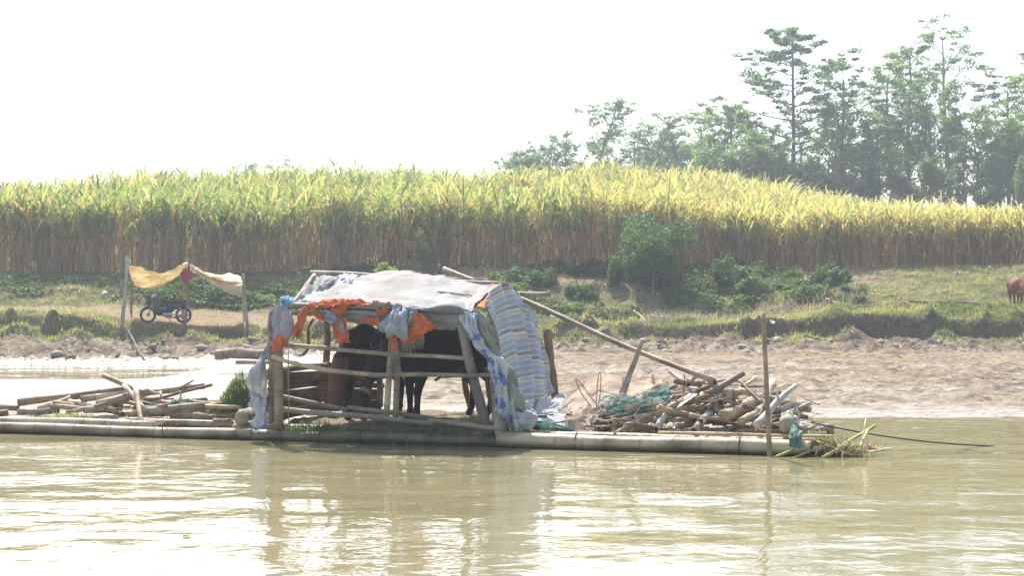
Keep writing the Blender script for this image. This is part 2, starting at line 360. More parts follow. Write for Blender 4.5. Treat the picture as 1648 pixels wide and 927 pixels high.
ground = tb.build('riverbank', m_terr, origin=(0, 0, 0)); tag(ground, kind='structure')

# ------------------------------------------------------------------ water
def make_water():
    m = bpy.data.materials.new('muddy_river_water'); m.use_nodes = True; t = m.node_tree; N = t.nodes; L = t.links; N.clear()
    out = N.new('ShaderNodeOutputMaterial'); p = N.new('ShaderNodeBsdfPrincipled')
    p.inputs['Base Color'].default_value = (.215, .190, .103, 1); p.inputs['Roughness'].default_value = .035; p.inputs['IOR'].default_value = 1.45
    p.inputs['Specular IOR Level'].default_value = .7
    tc = N.new('ShaderNodeTexCoord')
    def noise(sc, st, d, ro=.5, dist=0):
        mp = N.new('ShaderNodeMapping'); mp.inputs['Scale'].default_value = st; mp.inputs['Rotation'].default_value = (0, 0, R(8)); L.new(tc.outputs['Object'], mp.inputs[0])
        n = N.new('ShaderNodeTexNoise'); n.inputs['Scale'].default_value = sc; n.inputs['Detail'].default_value = d; n.inputs['Roughness'].default_value = ro; n.inputs['Distortion'].default_value = dist
        L.new(mp.outputs[0], n.inputs['Vector']); return n.outputs['Fac']
    b1 = N.new('ShaderNodeBump'); b1.inputs['Strength'].default_value = 1; b1.inputs['Distance'].default_value = .05
    L.new(noise(.5, (.8, 1.25, 1), 2, .45, .2), b1.inputs['Height'])
    b2 = N.new('ShaderNodeBump'); b2.inputs['Strength'].default_value = 1; b2.inputs['Distance'].default_value = .009
    L.new(noise(3.0, (.9, 1.2, 1), 3, .5, .3), b2.inputs['Height']); L.new(b1.outputs[0], b2.inputs['Normal'])
    L.new(b2.outputs[0], p.inputs['Normal']); L.new(p.outputs[0], out.inputs[0]); return m
m_water = make_water()
wb = MB(); wx = np.linspace(-600, 600, 31); wy = np.linspace(-299, 49.5, 8)
wb.grid(np.stack([*np.meshgrid(wx, wy), np.zeros((8, 31))], -1)); water = wb.build('river_water', m_water, origin=(0, 0, 0)); tag(water, kind='structure')

# ------------------------------------------------------------------ plants
def blades(P, h, wd, c, lean=.35, seg=3, az=None, droop=.4):
    """curved blades: P n x 3 roots, h heights, wd widths, c colours n x 3"""
    n = len(P); h = np.broadcast_to(h, (n,)); wd = np.broadcast_to(wd, (n,)); az = rng.uniform(0, 2 * np.pi, n) if az is None else az
    le = np.abs(rng.normal(lean, lean * .5, n)); t = np.linspace(0, 1, seg + 1)
    D = np.stack([np.cos(az), np.sin(az), 0 * az], -1); sa = az + np.pi / 2 + rng.uniform(-.6, .6, n); S = np.stack([np.cos(sa), np.sin(sa), 0 * sa], -1)
    out = P[:, None] + D[:, None] * (h * le)[:, None, None] * (t ** 1.5)[None, :, None]
    out[..., 2] += h[:, None] * (t[None] - droop * le[:, None] * 2 * t[None] ** 2.2 * .6)
    ww = (wd[:, None] * (1 - t[None] ** 2 * .92) / 2)[..., None] * S[:, None]
    V = np.stack([out - ww, out + ww], 2).reshape(-1, 3)
    b = np.arange(n)[:, None] * (seg + 1) * 2; k = np.arange(seg)[None] * 2
    Fq = np.stack([b + k, b + k + 1, b + k + 3, b + k + 2], -1).reshape(-1, 4)
    return V, Fq, np.repeat(c, (seg + 1) * 2, axis=0)
m_leaf = mat('leaf', (1, 1, 1), (.8, .85, .8), scale=3, rough=.55, attr=True, transl=.45, tcol=(1.15, 1.25, .75), spec=.3)
m_cane = mat('cane_leaf', (1, 1, 1), (.85, .85, .85), scale=1, rough=.7, attr=True, transl=.5, tcol=(1.2, 1.15, .75), spec=.08)
m_crown = mat('crown_leaf', (1, 1, 1), (.7, .75, .7), scale=1.2, rough=.5, attr=True, transl=.5, tcol=(1.1, 1.2, .7), spec=.3)
m_bark = mat('bark', (.20, .165, .13), (.10, .08, .065), scale=3, rough=.9, bump=.6, stretch=(4, 4, .6), rnd=.25)
m_palebark = mat('pale_bark', (.36, .33, .29), (.2, .18, .15), scale=2, rough=.9, bump=.5, stretch=(3, 3, .6), rnd=.2)

# grass on the bank
def scatter(n, x0, x1, y0, y1, thr=None):
    X = rng.uniform(x0, x1, n); Y = rng.uniform(y0, y1, n); k = rng.uniform(0, 1, n) < gmask(X, Y) if thr is None else thr(X, Y) > rng.uniform(0, 1, n)
    return X[k], Y[k]
gb = MB()
def grass_patch(n, x0, x1, y0, y1, h0, h1, thr=None, green=1, wd=.028, mb=gb):
    X, Y = scatter(n, x0, x1, y0, y1, thr); Z = H(X, Y) - .02; n = len(X)
    q = rng.uniform(0, 1, n)[:, None]; hue = smooth(-.3, .3, fbm(X * .6, Y * .8, s=91, o=3))[:, None]
    c = (np.array([.14, .17, .055]) * (1 - hue) + np.array([.32, .29, .13]) * hue) * green + (1 - green) * np.array([.33, .26, .16])
    c = c * (.8 + .85 * q)
    mb.add(*blades(np.stack([X, Y, Z], -1), rng.uniform(h0, h1, n), wd, c, lean=.5, seg=2))
grass_patch(60000, -22, 22, 50.2, 54.5, .08, .24)
grass_patch(50000, -24, 24, 54.5, 65.5, .08, .24)
grass_patch(9000, -24, 24, 53, 65, .05, .14, thr=lambda X, Y: .22 + 0 * X, green=.3)
tag(gb.build('bank_grass', m_leaf, origin=(0, 0, 0)), kind='stuff')
# dry brush behind the grass lip
db = MB(); X, Y = scatter(7000, 3, 14.5, 54.3, 58.8, thr=lambda X, Y: smooth(-.4, .3, fbm(X * .5, Y * .5, s=14)))
n = len(X); c = np.array([.38, .30, .22])[None] * rng.uniform(.5, 1.25, (n, 1))
db.add(*blades(np.stack([X, Y, H(X, Y)], -1), rng.uniform(.2, .75, n), .018, c, lean=.9, seg=2))
tag(db.build('dry_brush', m_leaf, origin=(0, 0, 0)), kind='stuff')
# creeping undergrowth on the steep bank
def leafcloud(C, rad, n, size, c0, c1, flat=.75, shell=.55, sd=0, up=0):
    """n small leaves spread through lumpy ellipsoids: C k x 3 centres, rad k x 3"""
    C = np.atleast_2d(C); rad = np.atleast_2d(rad); k = rng.integers(0, len(C), n)
    d = rng.normal(size=(n, 3)); d /= np.linalg.norm(d, axis=1, keepdims=True)
    rr = (shell + (1 - shell) * rng.uniform(0, 1, n) ** .5) * (.8 + .45 * fbm(d[:, 0] * 2 + k, d[:, 1] * 2, d[:, 2] * 2, s=sd, o=3))
    P = C[k] + d * rad[k] * rr[:, None]
    N_ = d * .6 + rng.normal(size=(n, 3)) * .7 + np.array([0, 0, flat]); N_ /= np.linalg.norm(N_, axis=1, keepdims=True)
    A = np.cross(N_, rng.normal(size=(n, 3))); A /= np.linalg.norm(A, axis=1, keepdims=True) + 1e-9; B = np.cross(N_, A)
    s1 = (size * rng.uniform(.6, 1.4, n))[:, None]; s2 = s1 * .5
    V = np.stack([P - A * s1, P - B * s2, P + A * s1, P + B * s2], 1).reshape(-1, 3)
    Fq = np.arange(n * 4).reshape(-1, 4)
    q = np.clip(rng.uniform(0, 1, n) * .6 + .4 * smooth(-.3, .3, fbm(P[:, 0] * .7, P[:, 1] * .7, P[:, 2] * .7, s=5 + sd, o=2)), 0, 1)[:, None]
    c = np.array(c0) * (1 - q) + np.array(c1) * q
    return V, Fq, np.repeat(c, 4, axis=0)
ub = MB()
def under(n, x0, x1, y0, y1, thr, size=.075, hh=.35, c0=(.07, .11, .04), c1=(.22, .28, .11)):
    X, Y = scatter(n, x0, x1, y0, y1, thr); m_ = len(X)
    lump = .35 + .65 * smooth(-.2, .5, fbm(X * 1.1, Y * 1.1, s=19, o=3))
    P = np.stack([X, Y, H(X, Y) + rng.uniform(0, 1, m_) * hh * lump], -1)
    V, Fq, c = leafcloud(P, np.full((m_, 3), .05), m_ * 3, size, c0, c1, sd=3); ub.add(V, Fq, c)
nz = lambda X, Y, a, s: smooth(a, a + .25, fbm(X * .45, Y * .45, s=s, o=4))
under(20000, -1.5, 5.2, 57.5, 63, lambda X, Y: nz(X, Y, -.02, 7), hh=.5)
under(24000, 6.5, 14.5, 58.0, 64, lambda X, Y: nz(X, Y, .0, 7), hh=.6)
under(12000, -15, -7.5, 58, 61.5, lambda X, Y: nz(X, Y, -.2, 17), hh=.6, c1=(.14, .19, .06))
under(7000, -22, -14, 58.5, 62.5, lambda X, Y: nz(X, Y, .0, 27), hh=.4, c1=(.14, .19, .06))
under(9000, -12, 12, 63.0, 65.2, lambda X, Y: nz(X, Y, -.1, 37), hh=.45, c1=(.15, .19, .07))
tag(ub.build('creeping_undergrowth', m_crown, origin=(0, 0, 0)), kind='stuff')

# sugarcane
def cane():
    mb = MB()
    def edge(X): return 64.6 + .5 * fbm(X * .4, X * 0, s=8, o=3) + np.interp(X, [-24, 6, 14, 24], [0, 0, 1.0, 1.5])
    # front belt
    n1 = 1500; X1 = rng.uniform(-25, 25, n1); Y1 = edge(X1) + rng.uniform(0, 1, n1) ** 1.2 * 3.8
    n2 = 7600; Y2 = 68.5 + 37 * rng.uniform(0, 1, n2) ** 1.15; X2 = rng.uniform(-1, 1, n2) * (Y2 * .37 + 2)
    X = np.concatenate([X1, X2]); Y = np.concatenate([Y1, Y2]); N = len(X); Z = H(X, Y)
    hgt = np.interp(X / Y * 65, [-24, -14, 0, 8, 20, 26], [3.15, 3.2, 3.1, 2.7, 2.15, 2.1]) * (1 + .12 * rng.normal(size=N)) + .55 * fbm(X * .3, Y * .3, s=4, o=3)
    lx, ly = rng.normal(0, .30, N), rng.normal(0, .25, N)
    front = np.arange(N) < n1
    # stalks (front belt in full, the rest from half height)
    for sel, lo in ((np.where(front)[0], 0.0), (np.where(~front)[0], .5)):
        t = np.linspace(lo, 1, 4); P = np.stack([X[sel], Y[sel], Z[sel]], -1)[:, None] + np.stack([lx[sel][:, None] * t ** 2, ly[sel][:, None] * t ** 2, hgt[sel][:, None] * t * .86], -1)
        rr = .017; th = np.arange(3) * 2.094
        ring = np.stack([np.cos(th), np.sin(th), 0 * th], -1) * rr
        V = (P[:, :, None] + ring[None, None]).reshape(-1, 3); b = np.arange(len(sel))[:, None, None] * 12; k = np.arange(3)[None, :, None] * 3; j = np.arange(3)[None, None]; j2 = (j + 1) % 3
        Fq = np.stack([b + k + j, b + k + j2, b + k + 3 + j2, b + k + 3 + j], -1).reshape(-1, 4)
        c = np.array([.50, .40, .27]) * rng.uniform(.55, 1.3, (len(sel), 1)); mb.add(V, Fq, np.repeat(c, 12, axis=0))
    yel = smooth(-12, 12, X / Y * 70) * .60 + .5 * smooth(-.2, .4, fbm(X * .15, Y * .2, s=33, o=3)) * .6 + .06
    def leaves(idx, f0, f1, L0, L1, droop, c, wd, rise=.9, out=.62, seg=4):
        m_ = len(idx); f = rng.uniform(f0, f1, m_)
        P = np.stack([X[idx] + lx[idx] * f ** 2, Y[idx] + ly[idx] * f ** 2, Z[idx] + hgt[idx] * f * .9], -1)
        ln = rng.uniform(L0, L1, m_); az = rng.uniform(0, 2 * np.pi, m_); D = np.stack([np.cos(az), np.sin(az), 0 * az], -1); t = np.linspace(0, 1, seg + 1)
        dr = droop * rng.uniform(.4, 1.5, m_); oo = out * rng.uniform(.35, 1.2, m_)
        Q = P[:, None] + D[:, None] * (ln * oo)[:, None, None] * t[None, :, None]; Q[..., 2] += ln[:, None] * (rise * t[None] - dr[:, None] * t[None] ** 2.4)
        Q[..., 2] = np.maximum(Q[..., 2], Z[idx][:, None] + .03)
        sa = az + np.pi / 2 + rng.normal(0, .5, m_); S = np.stack([np.cos(sa), np.sin(sa), .3 * np.sin(sa * 3)], -1)
        ww = (wd * rng.uniform(.7, 1.2, m_)[:, None] * np.array([.7, 1, .9, .6, .06])[None] / 2)[..., None] * S[:, None]
        V = np.stack([Q - ww, Q + ww], 2).reshape(-1, 3); b = np.arange(m_)[:, None] * 10; k = np.arange(seg)[None] * 2
        Fq = np.stack([b + k, b + k + 1, b + k + 3, b + k + 2], -1).reshape(-1, 4); mb.add(V, Fq, np.repeat(c, 10, axis=0))
    def green(idx):
        y = np.clip(yel[idx] + rng.normal(0, .22, len(idx)), 0, 1)[:, None]
        c = np.array([.19, .27, .075]) * (1 - y) + np.array([.49, .465, .20]) * y
        dead = rng.uniform(0, 1, len(idx))[:, None] < .10; c = np.where(dead, np.array([.55, .38, .20]), c)
        return c * rng.uniform(.8, 1.4, (len(idx), 1))
    def brown(idx):
        y = rng.uniform(0, 1, len(idx))[:, None]; return (np.array([.64, .36, .16]) * (1 - y) + np.array([.56, .46, .33]) * y) * rng.uniform(.5, 1.3, (len(idx), 1))
    allx = np.arange(N); fr = np.where(front)[0]; bk = np.where(~front)[0]
    i = np.repeat(fr, 9); leaves(i, .56, 1.0, .9, 2.3, .80, green(i), .09, rise=1.0, out=.62)
    i = np.repeat(bk, 8); leaves(i, .62, 1.0, .9, 2.1, .72, green(i), .10, rise=1.0, out=.58)
    i = np.repeat(fr, 10); leaves(i, .25, .97, .6, 1.5, 1.2, brown(i), .055, rise=.45, out=.4)
    i = np.repeat(fr[::2], 5); leaves(i, .02, .40, .5, 1.1, 1.5, brown(i), .03, rise=.3, out=.3)
    i = np.repeat(bk[::2], 4); leaves(i, .5, .85, .6, 1.1, 1.2, brown(i), .05, rise=.4, out=.45)
    tag(mb.build('sugarcane', m_cane, origin=(0, 0, 0)), kind='stuff')
cane()

# trees -------------------------------------------------------------
def branch(p0, d, L, r0, r1, wander=.12, rise=0, k=5):
    P = [np.array(p0, float)]; d = np.array(d, float); d /= np.linalg.norm(d)
    for i in range(k):
        d = d + rng.normal(0, wander, 3) + np.array([0, 0, rise]); d /= np.linalg.norm(d); P.append(P[-1] + d * L / k)
    return np.array(P), np.linspace(r0, r1, k + 1), d
def tree(px, ptop, Y, label, style='umbrella', spread=2.6, base=None, lean=0, dens=1.0, group='trees beyond the cane field', c0=(.045, .075, .03), c1=(.12, .16, .055), pale=False, cb=.45, name='tree', leaf=.115):
    X = (px - 824) / F * Y; zb = float(H(X, Y)) if base is None else base; top = CAMZ + (486 - ptop) / F * Y; h = top - zb
    t = thing(name, label, 'tree', (X, Y, zb), group)
    tk, cr = MB(), MB(); r0 = .012 * h + .05
    TP, TR, _ = branch((X, Y, zb - .2), (lean, 0, 1), h * (.97 if style == 'tier' else .8), r0, r0 * .25, .035 if style == 'tier' else .07, .05, 9)
    if style == 'tier': TP[:, :2] = np.array([X, Y]) + (TP[:, :2] - np.array([X, Y])) * .4
    tk.tube(TP, TR, 6)
    CC, RR = [], []
    def pt(f):
        x = f * (len(TP) - 1); i = int(min(x, len(TP) - 2)); return TP[i] + (TP[i + 1] - TP[i]) * (x - i), TR[i]
    if style == 'tier':
        nl = 34
        for i in range(nl):
            f = cb + (1 - cb) * (i + rng.uniform(0, 1)) / nl; p, r = pt(min(f, .995)); az = i * 2.4 + rng.normal(0, .3)
            ln = spread * (1 - ((f - cb) / (1 - cb)) ** 2.4) * rng.uniform(.5, 1.15) + .5
            BP, BR, _ = branch(p, (math.cos(az), math.sin(az), .28), ln, r * .45, .012, .07, .02, 5); tk.tube(BP, BR, 4, caps=False)
            for q in range(2, 6):
                for _ in range(2):
                    o = rng.normal(0, .35, 3) * (ln * .13); CC.append(BP[q] + o + np.array([0, 0, .1])); RR.append((.75, .75, .24))
    else:
        nl = int(12 * dens + 6)
        for i in range(nl):
            f = cb + (1 - cb) * (i + .5) / nl; p, r = pt(f); az = i * 2.4 + rng.normal(0, .5)
            ln = spread * rng.uniform(.6, 1.15) * (.6 + .5 * math.sin(math.pi * min(1, (f - cb) / (1 - cb) * .8 + .2)))
            rise_ = .75 if style == 'umbrella' else .45
            BP, BR, d = branch(p, (math.cos(az), math.sin(az), rise_ + rng.uniform(0, .5)), ln, r * .55, .02, .12, .04, 5); tk.tube(BP, BR, 4, caps=False)
            for q in range(6):
                s_ = BP[rng.integers(2, 6)]; a2 = az + rng.normal(0, .9)
                SP, SR, _ = branch(s_, (math.cos(a2), math.sin(a2), .7), ln * rng.uniform(.3, .55), .022, .008, .15, .02, 3); tk.tube(SP, SR, 3, caps=False)
                CC.append(SP[-1]); RR.append((.8, .8, .26) if style == 'umbrella' else (.72, .72, .4))
                if style == 'round': CC.append(SP[1]); RR.append((.65, .65, .35))
        mxz = max(c[2] for c in CC); sh = top - mxz
        # stretch so that the crown ends at the wanted height
        k = (top - zb) / max(mxz - zb, .1)
        for lst in tk.v: lst[:, 2] = zb + (lst[:, 2] - zb) * k
        for c in CC: c[2] = zb + (c[2] - zb) * k
    CC = np.array(CC); RR = np.array(RR) * rng.uniform(.5, 1.45, (len(CC), 1))
    n = int(len(CC) * (29 if style == 'round' else 64) * dens); c0 = tuple(v * 2.3 for v in c0); c1 = tuple(v * q for v, q in zip(c1, (2.4, 2.5, 2.0))); cr.add(*leafcloud(CC, RR, n, leaf, c0, c1, flat=1.3, shell=.1, sd=int(rng.integers(0, 50))))
    tk.build('trunk', m_palebark if pale else m_bark, t); cr.build('crown', m_crown, t); return t
def bush(px, py0, py1, hw, Y, label, group='shrubs', c0=(.03, .06, .02), c1=(.09, .14, .04), n=2600, size=.09, name='shrub', lobes=9, stems=True, cat='shrub', dome=False):
    """py0 top, py1 bottom, hw half width in photo px"""
    X = (px - 824) / F * Y; zb = float(H(X, Y)); t = thing(name, label, cat, (X, Y, zb), group)
    top = CAMZ + (486 - py0) / F * Y; bot = CAMZ + (486 - py1) / F * Y; w_ = hw / F * Y; hh = (top - bot)
    C, Rr = [], []
    for i in range(lobes):
        a = rng.uniform(0, 2 * np.pi); q = rng.uniform(.1, .8); f = rng.uniform(.2, .85)
        C.append((X + math.cos(a) * w_ * q, Y + math.sin(a) * w_ * q * .8, bot + hh * f)); s_ = rng.uniform(.3, .46); Rr.append((w_ * s_, w_ * s_, hh * s_ * .72))
    C.append((X, Y, bot + hh * .45)); Rr.append((w_ * .6, w_ * .55, hh * .40))
    f = MB(); f.add(*leafcloud(np.array(C), np.array(Rr), int(n * 1.25), size * .85, tuple(v * 1.9 for v in c0), tuple(v * 1.8 for v in c1), flat=.5, shell=.45, sd=int(rng.integers(0, 50)))); f.build('foliage', m_crown, t)
    s = MB()
    for i in range(6):
        a = rng.uniform(0, 6.28); P, Rd, _ = branch((X + .1 * math.cos(a), Y + .1 * math.sin(a), zb - .1), (math.cos(a) * w_ * .5, math.sin(a) * w_ * .5, hh), max(.3, bot - zb + hh * .7), .035 * hh, .01, .1, 0, 5); s.tube(P, Rd, 5)
    s.build('stem', m_bark, t); return t

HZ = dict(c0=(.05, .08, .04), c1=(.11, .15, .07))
tree(1277, 38, 118, 'tallest dark tree with layered horizontal branches, left of the gap in the wood', 'tier', 8.6, dens=1.1, cb=.42, leaf=.125, c0=(.03, .055, .03), c1=(.075, .11, .05))
tree(1352, 108, 116, 'tall thin tree just right of the layered tree, with small tufts at its top', 'umbrella', 2.4, dens=.9)
tree(1322, 165, 122, 'feathery tree standing behind the right side of the layered tree', 'round', 2.2, dens=.9)
tree(1405, 175, 114, 'mid height feathery tree in the gap between the two tall groups', 'umbrella', 2.7, dens=1.2, c1=(.14, .2, .06))
tree(1440, 100, 119, 'slim pale stemmed tree at the left edge of the right hand tall group', 'umbrella', 2.2, dens=.9, pale=True)
tree(1470, 62, 120, 'tall tree with yellowish tufts left of the highest feathery crown', 'umbrella', 2.6, dens=1.2, c1=(.17, .17, .05), pale=True)
tree(1535, 28, 121, 'highest feathery tree of the right hand group, with fine spreading twigs', 'umbrella', 3.4, dens=.85, pale=True, cb=.55)
tree(1502, 118, 115, 'dense green tree below the highest feathery crown', 'round', 3.0, dens=1.3)
tree(1568, 170, 113, 'broad bright green tree under the highest feathery crown, right of its trunk', 'round', 3.2, dens=1.5, c1=(.16, .2, .05))
tree(1612, 92, 123, 'open branched tree near the right edge with dark tufts', 'umbrella', 2.8, dens=.8)
tree(1628, 98, 119, 'leaning open tree right of the highest feathery crown, near the edge', 'umbrella', 3.0, dens=1.0, lean=-.08)
tree(1652, 72, 118, 'tree cut off by the right edge of the view', 'umbrella', 3.0, dens=1.0)
tree(1630, 190, 112, 'round green tree low at the right edge behind the shrubs', 'round', 2.8, dens=1.4)
tree(1248, 200, 113, 'thin tree with crossing stems directly left of the layered trunk', 'round', 2.4, dens=1.1, pale=True)
tree(1190, 155, 117, 'bushy topped tree leading up to the layered tree from the left', 'round', 2.9, dens=1.2)
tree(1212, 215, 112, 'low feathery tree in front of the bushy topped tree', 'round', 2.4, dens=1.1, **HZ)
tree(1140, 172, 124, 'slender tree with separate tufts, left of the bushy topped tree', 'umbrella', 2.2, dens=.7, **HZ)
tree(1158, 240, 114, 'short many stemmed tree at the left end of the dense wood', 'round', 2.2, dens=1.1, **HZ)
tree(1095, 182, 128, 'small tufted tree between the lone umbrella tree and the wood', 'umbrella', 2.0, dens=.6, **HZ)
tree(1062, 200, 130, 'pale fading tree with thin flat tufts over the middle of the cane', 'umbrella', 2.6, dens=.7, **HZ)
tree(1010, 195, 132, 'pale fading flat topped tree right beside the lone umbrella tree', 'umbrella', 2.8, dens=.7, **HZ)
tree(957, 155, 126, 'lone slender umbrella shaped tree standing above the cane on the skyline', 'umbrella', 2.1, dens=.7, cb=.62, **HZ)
tree(1375, 225, 119, 'thin stemmed tree behind the dark round shrub', 'round', 2.3, dens=1.0, pale=True)
tree(1425, 235, 121, 'thin stemmed tree behind the gap, right of the dark round shrub', 'round', 2.3, dens=1.0, pale=True)
tree(1300, 255, 112, 'low many stemmed tree at the foot of the layered tree, on its right', 'round', 2.0, dens=1.1, **HZ)
for px_, pt_, Y_ in ((1228, 225, 118), (1296, 205, 119), (1338, 190, 120), (1388, 215, 117), (1455, 190, 120), (1487, 175, 122), (1552, 195, 119), (1598, 205, 120), (1172, 205, 119)):
    tree(px_, pt_, Y_, 'thin pale stemmed feathery tree within the dense lower part of the wood', 'round', 2.3, dens=.5, pale=True, group='thin stemmed trees in the lower wood', cb=.5)
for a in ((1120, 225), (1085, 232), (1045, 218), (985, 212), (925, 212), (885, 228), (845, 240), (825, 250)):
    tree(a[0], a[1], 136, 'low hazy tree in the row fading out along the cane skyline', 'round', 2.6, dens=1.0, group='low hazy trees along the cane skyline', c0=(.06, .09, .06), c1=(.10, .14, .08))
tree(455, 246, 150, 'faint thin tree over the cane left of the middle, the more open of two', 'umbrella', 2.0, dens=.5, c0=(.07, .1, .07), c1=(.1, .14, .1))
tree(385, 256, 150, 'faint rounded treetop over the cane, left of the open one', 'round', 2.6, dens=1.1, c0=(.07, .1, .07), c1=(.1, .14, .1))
bush(1402, 262, 325, 38, 108, 'dark round shrub in the gap of the wood at the edge of the cane', 'shrubs at the wood edge', n=4200, size=.13, c0=(.02, .045, .02), c1=(.06, .1, .035))
bush(1522, 250, 345, 44, 106, 'large rounded dark green shrub at the wood edge', 'shrubs at the wood edge', n=5200, size=.13, c0=(.03, .06, .02), c1=(.09, .14, .04))
bush(1585, 300, 345, 24, 103, 'small low dark shrub right of the large rounded shrub', 'shrubs at the wood edge', n=2400, size=.12, c0=(.02, .045, .02), c1=(.06, .1, .035))
bush(1612, 232, 345, 48, 110, 'leafy mid green shrub behind the small low one', 'shrubs at the wood edge', n=5600, size=.14, c0=(.05, .08, .03), c1=(.12, .18, .06))
bush(1655, 245, 350, 40, 104, 'leafy shrub cut by the right edge of the view', 'shrubs at the wood edge', n=4400, size=.14, c0=(.05, .08, .03), c1=(.12, .17, .06))
bush(1460, 275, 335, 34, 108, 'low tangled shrub between the dark round one and the large rounded one', 'shrubs at the wood edge', n=3200, size=.13, c0=(.04, .06, .03), c1=(.10, .13, .05))
bush(1335, 278, 325, 44, 110, 'low shrub under the right side of the layered tree', 'shrubs at the wood edge', n=3200, size=.13, c0=(.04, .06, .03), c1=(.10, .13, .05))
bush(1240, 262, 315, 50, 110, 'low shrub under the left side of the layered tree', 'shrubs at the wood edge', n=3400, size=.13, c0=(.04, .06, .03), c1=(.10, .13, .05))
bush(1042, 350, 474, 88, 61.5, 'big round dark green bush on the bank in front of the cane', 'shrubs on the bank', n=14000, size=.075, c0=(.022, .05, .02), c1=(.085, .135, .045), lobes=14)
bush(1085, 405, 475, 24, 61.0, 'paler leafy bush leaning on the right of the big round bush', 'shrubs on the bank', n=2400, size=.07, c0=(.04, .07, .025), c1=(.12, .17, .06))
bush(990, 415, 470, 24, 61.0, 'low leafy bush on the left of the big round bush', 'shrubs on the bank', n=2000, size=.07, c0=(.04, .07, .025), c1=(.12, .17, .06))
bush(686, 370, 440, 32, 64.0, 'open olive shrub in front of the cane stalks behind the shed roof', 'shrubs on the bank', n=1500, size=.06, c0=(.08, .08, .04), c1=(.17, .18, .07), lobes=7)
bush(628, 422, 446, 26, 62.0, 'small yellow green shrub just above the shed roof', 'shrubs on the bank', n=1200, size=.06, c0=(.12, .14, .04), c1=(.25, .28, .08), lobes=6)
bush(1165, 415, 470, 34, 61.2, 'leafy shrub at the left end of the overgrown slope', 'shrubs on the bank', n=2600, size=.07, c0=(.03, .06, .022), c1=(.11, .15, .05))
bush(1215, 440, 490, 40, 60.0, 'low spreading shrub on the middle of the overgrown slope', 'shrubs on the bank', n=2800, size=.07, c0=(.04, .07, .025), c1=(.13, .17, .06))
bush(1335, 425, 478, 36, 61.0, 'dark shrub near the right end of the overgrown slope', 'shrubs on the bank', n=2600, size=.07, c0=(.025, .05, .02), c1=(.08, .11, .04))
bush(1375, 458, 498, 26, 59.5, 'last small shrub of the overgrown slope on the right', 'shrubs on the bank', n=1600, size=.07, c0=(.03, .055, .02), c1=(.09, .12, .045))
bush(870, 430, 480, 44, 61.0, 'dark creeper covered shrub on the slope right of the shed roof', 'shrubs on the bank', n=3600, size=.07, c0=(.025, .055, .025), c1=(.08, .13, .05))
bush(935, 445, 495, 34, 60.2, 'lower creeper covered shrub left of the big round bush', 'shrubs on the bank', n=2600, size=.07, c0=(.025, .055, .025), c1=(.08, .13, .05))
bush(350, 462, 505, 30, 59.0, 'green shrub behind the right half of the yellow awning', 'shrubs on the bank', n=2000, size=.07, c0=(.04, .07, .03), c1=(.12, .17, .06))
bush(425, 462, 505, 40, 59.0, 'broad green shrub between the yellow awning and the shed', 'shrubs on the bank', n=2600, size=.07, c0=(.04, .07, .03), c1=(.12, .17, .06))
bush(250, 466, 498, 30, 59.5, 'low shrub behind the motorbike', 'shrubs on the bank', n=1500, size=.07, c0=(.05, .075, .03), c1=(.14, .18, .07))
# ------------------------------------------------------------------ haze
hm = bpy.data.materials.new('haze'); hm.use_nodes = True; t_ = hm.node_tree; t_.nodes.clear()
ho = t_.nodes.new('ShaderNodeOutputMaterial'); hv = t_.nodes.new('ShaderNodeVolumePrincipled')
hv.inputs['Color'].default_value = (.86, .94, 1, 1); hv.inputs['Density'].default_value = HAZE; hv.inputs['Anisotropy'].default_value = .3
t_.links.new(hv.outputs[0], ho.inputs['Volume'])
hb = MB(); hb.v = [np.array([(x, y, z) for z in (-3, 34) for x, y in ((-650, -350), (650, -350), (650, 1700), (-650, 1700))], float)]
hb.f = [np.array([(3, 2, 1, 0), (4, 5, 6, 7), (0, 1, 5, 4), (1, 2, 6, 5), (2, 3, 7, 6), (3, 0, 4, 7)])]; hb.c = [np.ones((8, 3))]; hb.st = [np.zeros((8, 3))]
tag(hb.build('haze', hm, origin=(0, 0, 0), smooth_=False), kind='stuff')

# ------------------------------------------------------------------ materials of things
m_bam = mat('weathered_bamboo', (.50, .42, .31), (.25, .20, .145), scale=2.5, rough=.6, bump=.4, bscale=30, stretch=(1, 1, 1), rnd=.28, attr=True)
m_bamg = mat('grey_bamboo', (.47, .43, .37), (.24, .21, .175), scale=3, rough=.65, bump=.4, rnd=.25, attr=True)
m_bamw = mat('wet_raft_bamboo', (.40, .335, .24), (.21, .165, .11), ramp=(.36, .64), scale=2.8, rough=.45, bump=.4, rnd=.2, attr=True)
m_wood = mat('grey_driftwood', (.36, .30, .24), (.17, .135, .105), scale=5, rough=.85, bump=.9, bscale=18, rnd=.3, attr=True)
m_brwood = mat('brown_post_wood', (.26, .17, .11), (.13, .09, .06), scale=5, rough=.85, bump=.7, rnd=.2, attr=True)
m_dark = mat('dark_hollow', (.035, .025, .018), (.05, .035, .025), rough=.95)
m_cut = mat('sawn_end', (.42, .35, .24), (.30, .24, .16), scale=14, rough=.9)
m_white = mat('dirty_white_sheet', (.52, .53, .53), (.34, .335, .31), scale=2.2, rough=.7, bump=.5, bscale=9, transl=.5, ramp=(.42, .75))
m_roof = mat('pale_roof_sheet', (.27, .262, .24), (.13, .12, .105), scale=2.0, rough=.75, bump=.6, bscale=10, transl=.15, ramp=(.4, .8))
m_or = mat('orange_cloth', (.80, .26, .10), (.66, .19, .08), scale=4, rough=.8, bump=.4, bscale=60, transl=.35)
m_blue = mat('blue_grey_cloth', (.30, .35, .42), (.44, .46, .48), scale=5, rough=.8, transl=.25, bump=.4)
m_navy = mat('navy_sheet', (.045, .045, .14), (.08, .07, .17), scale=4, rough=.6)
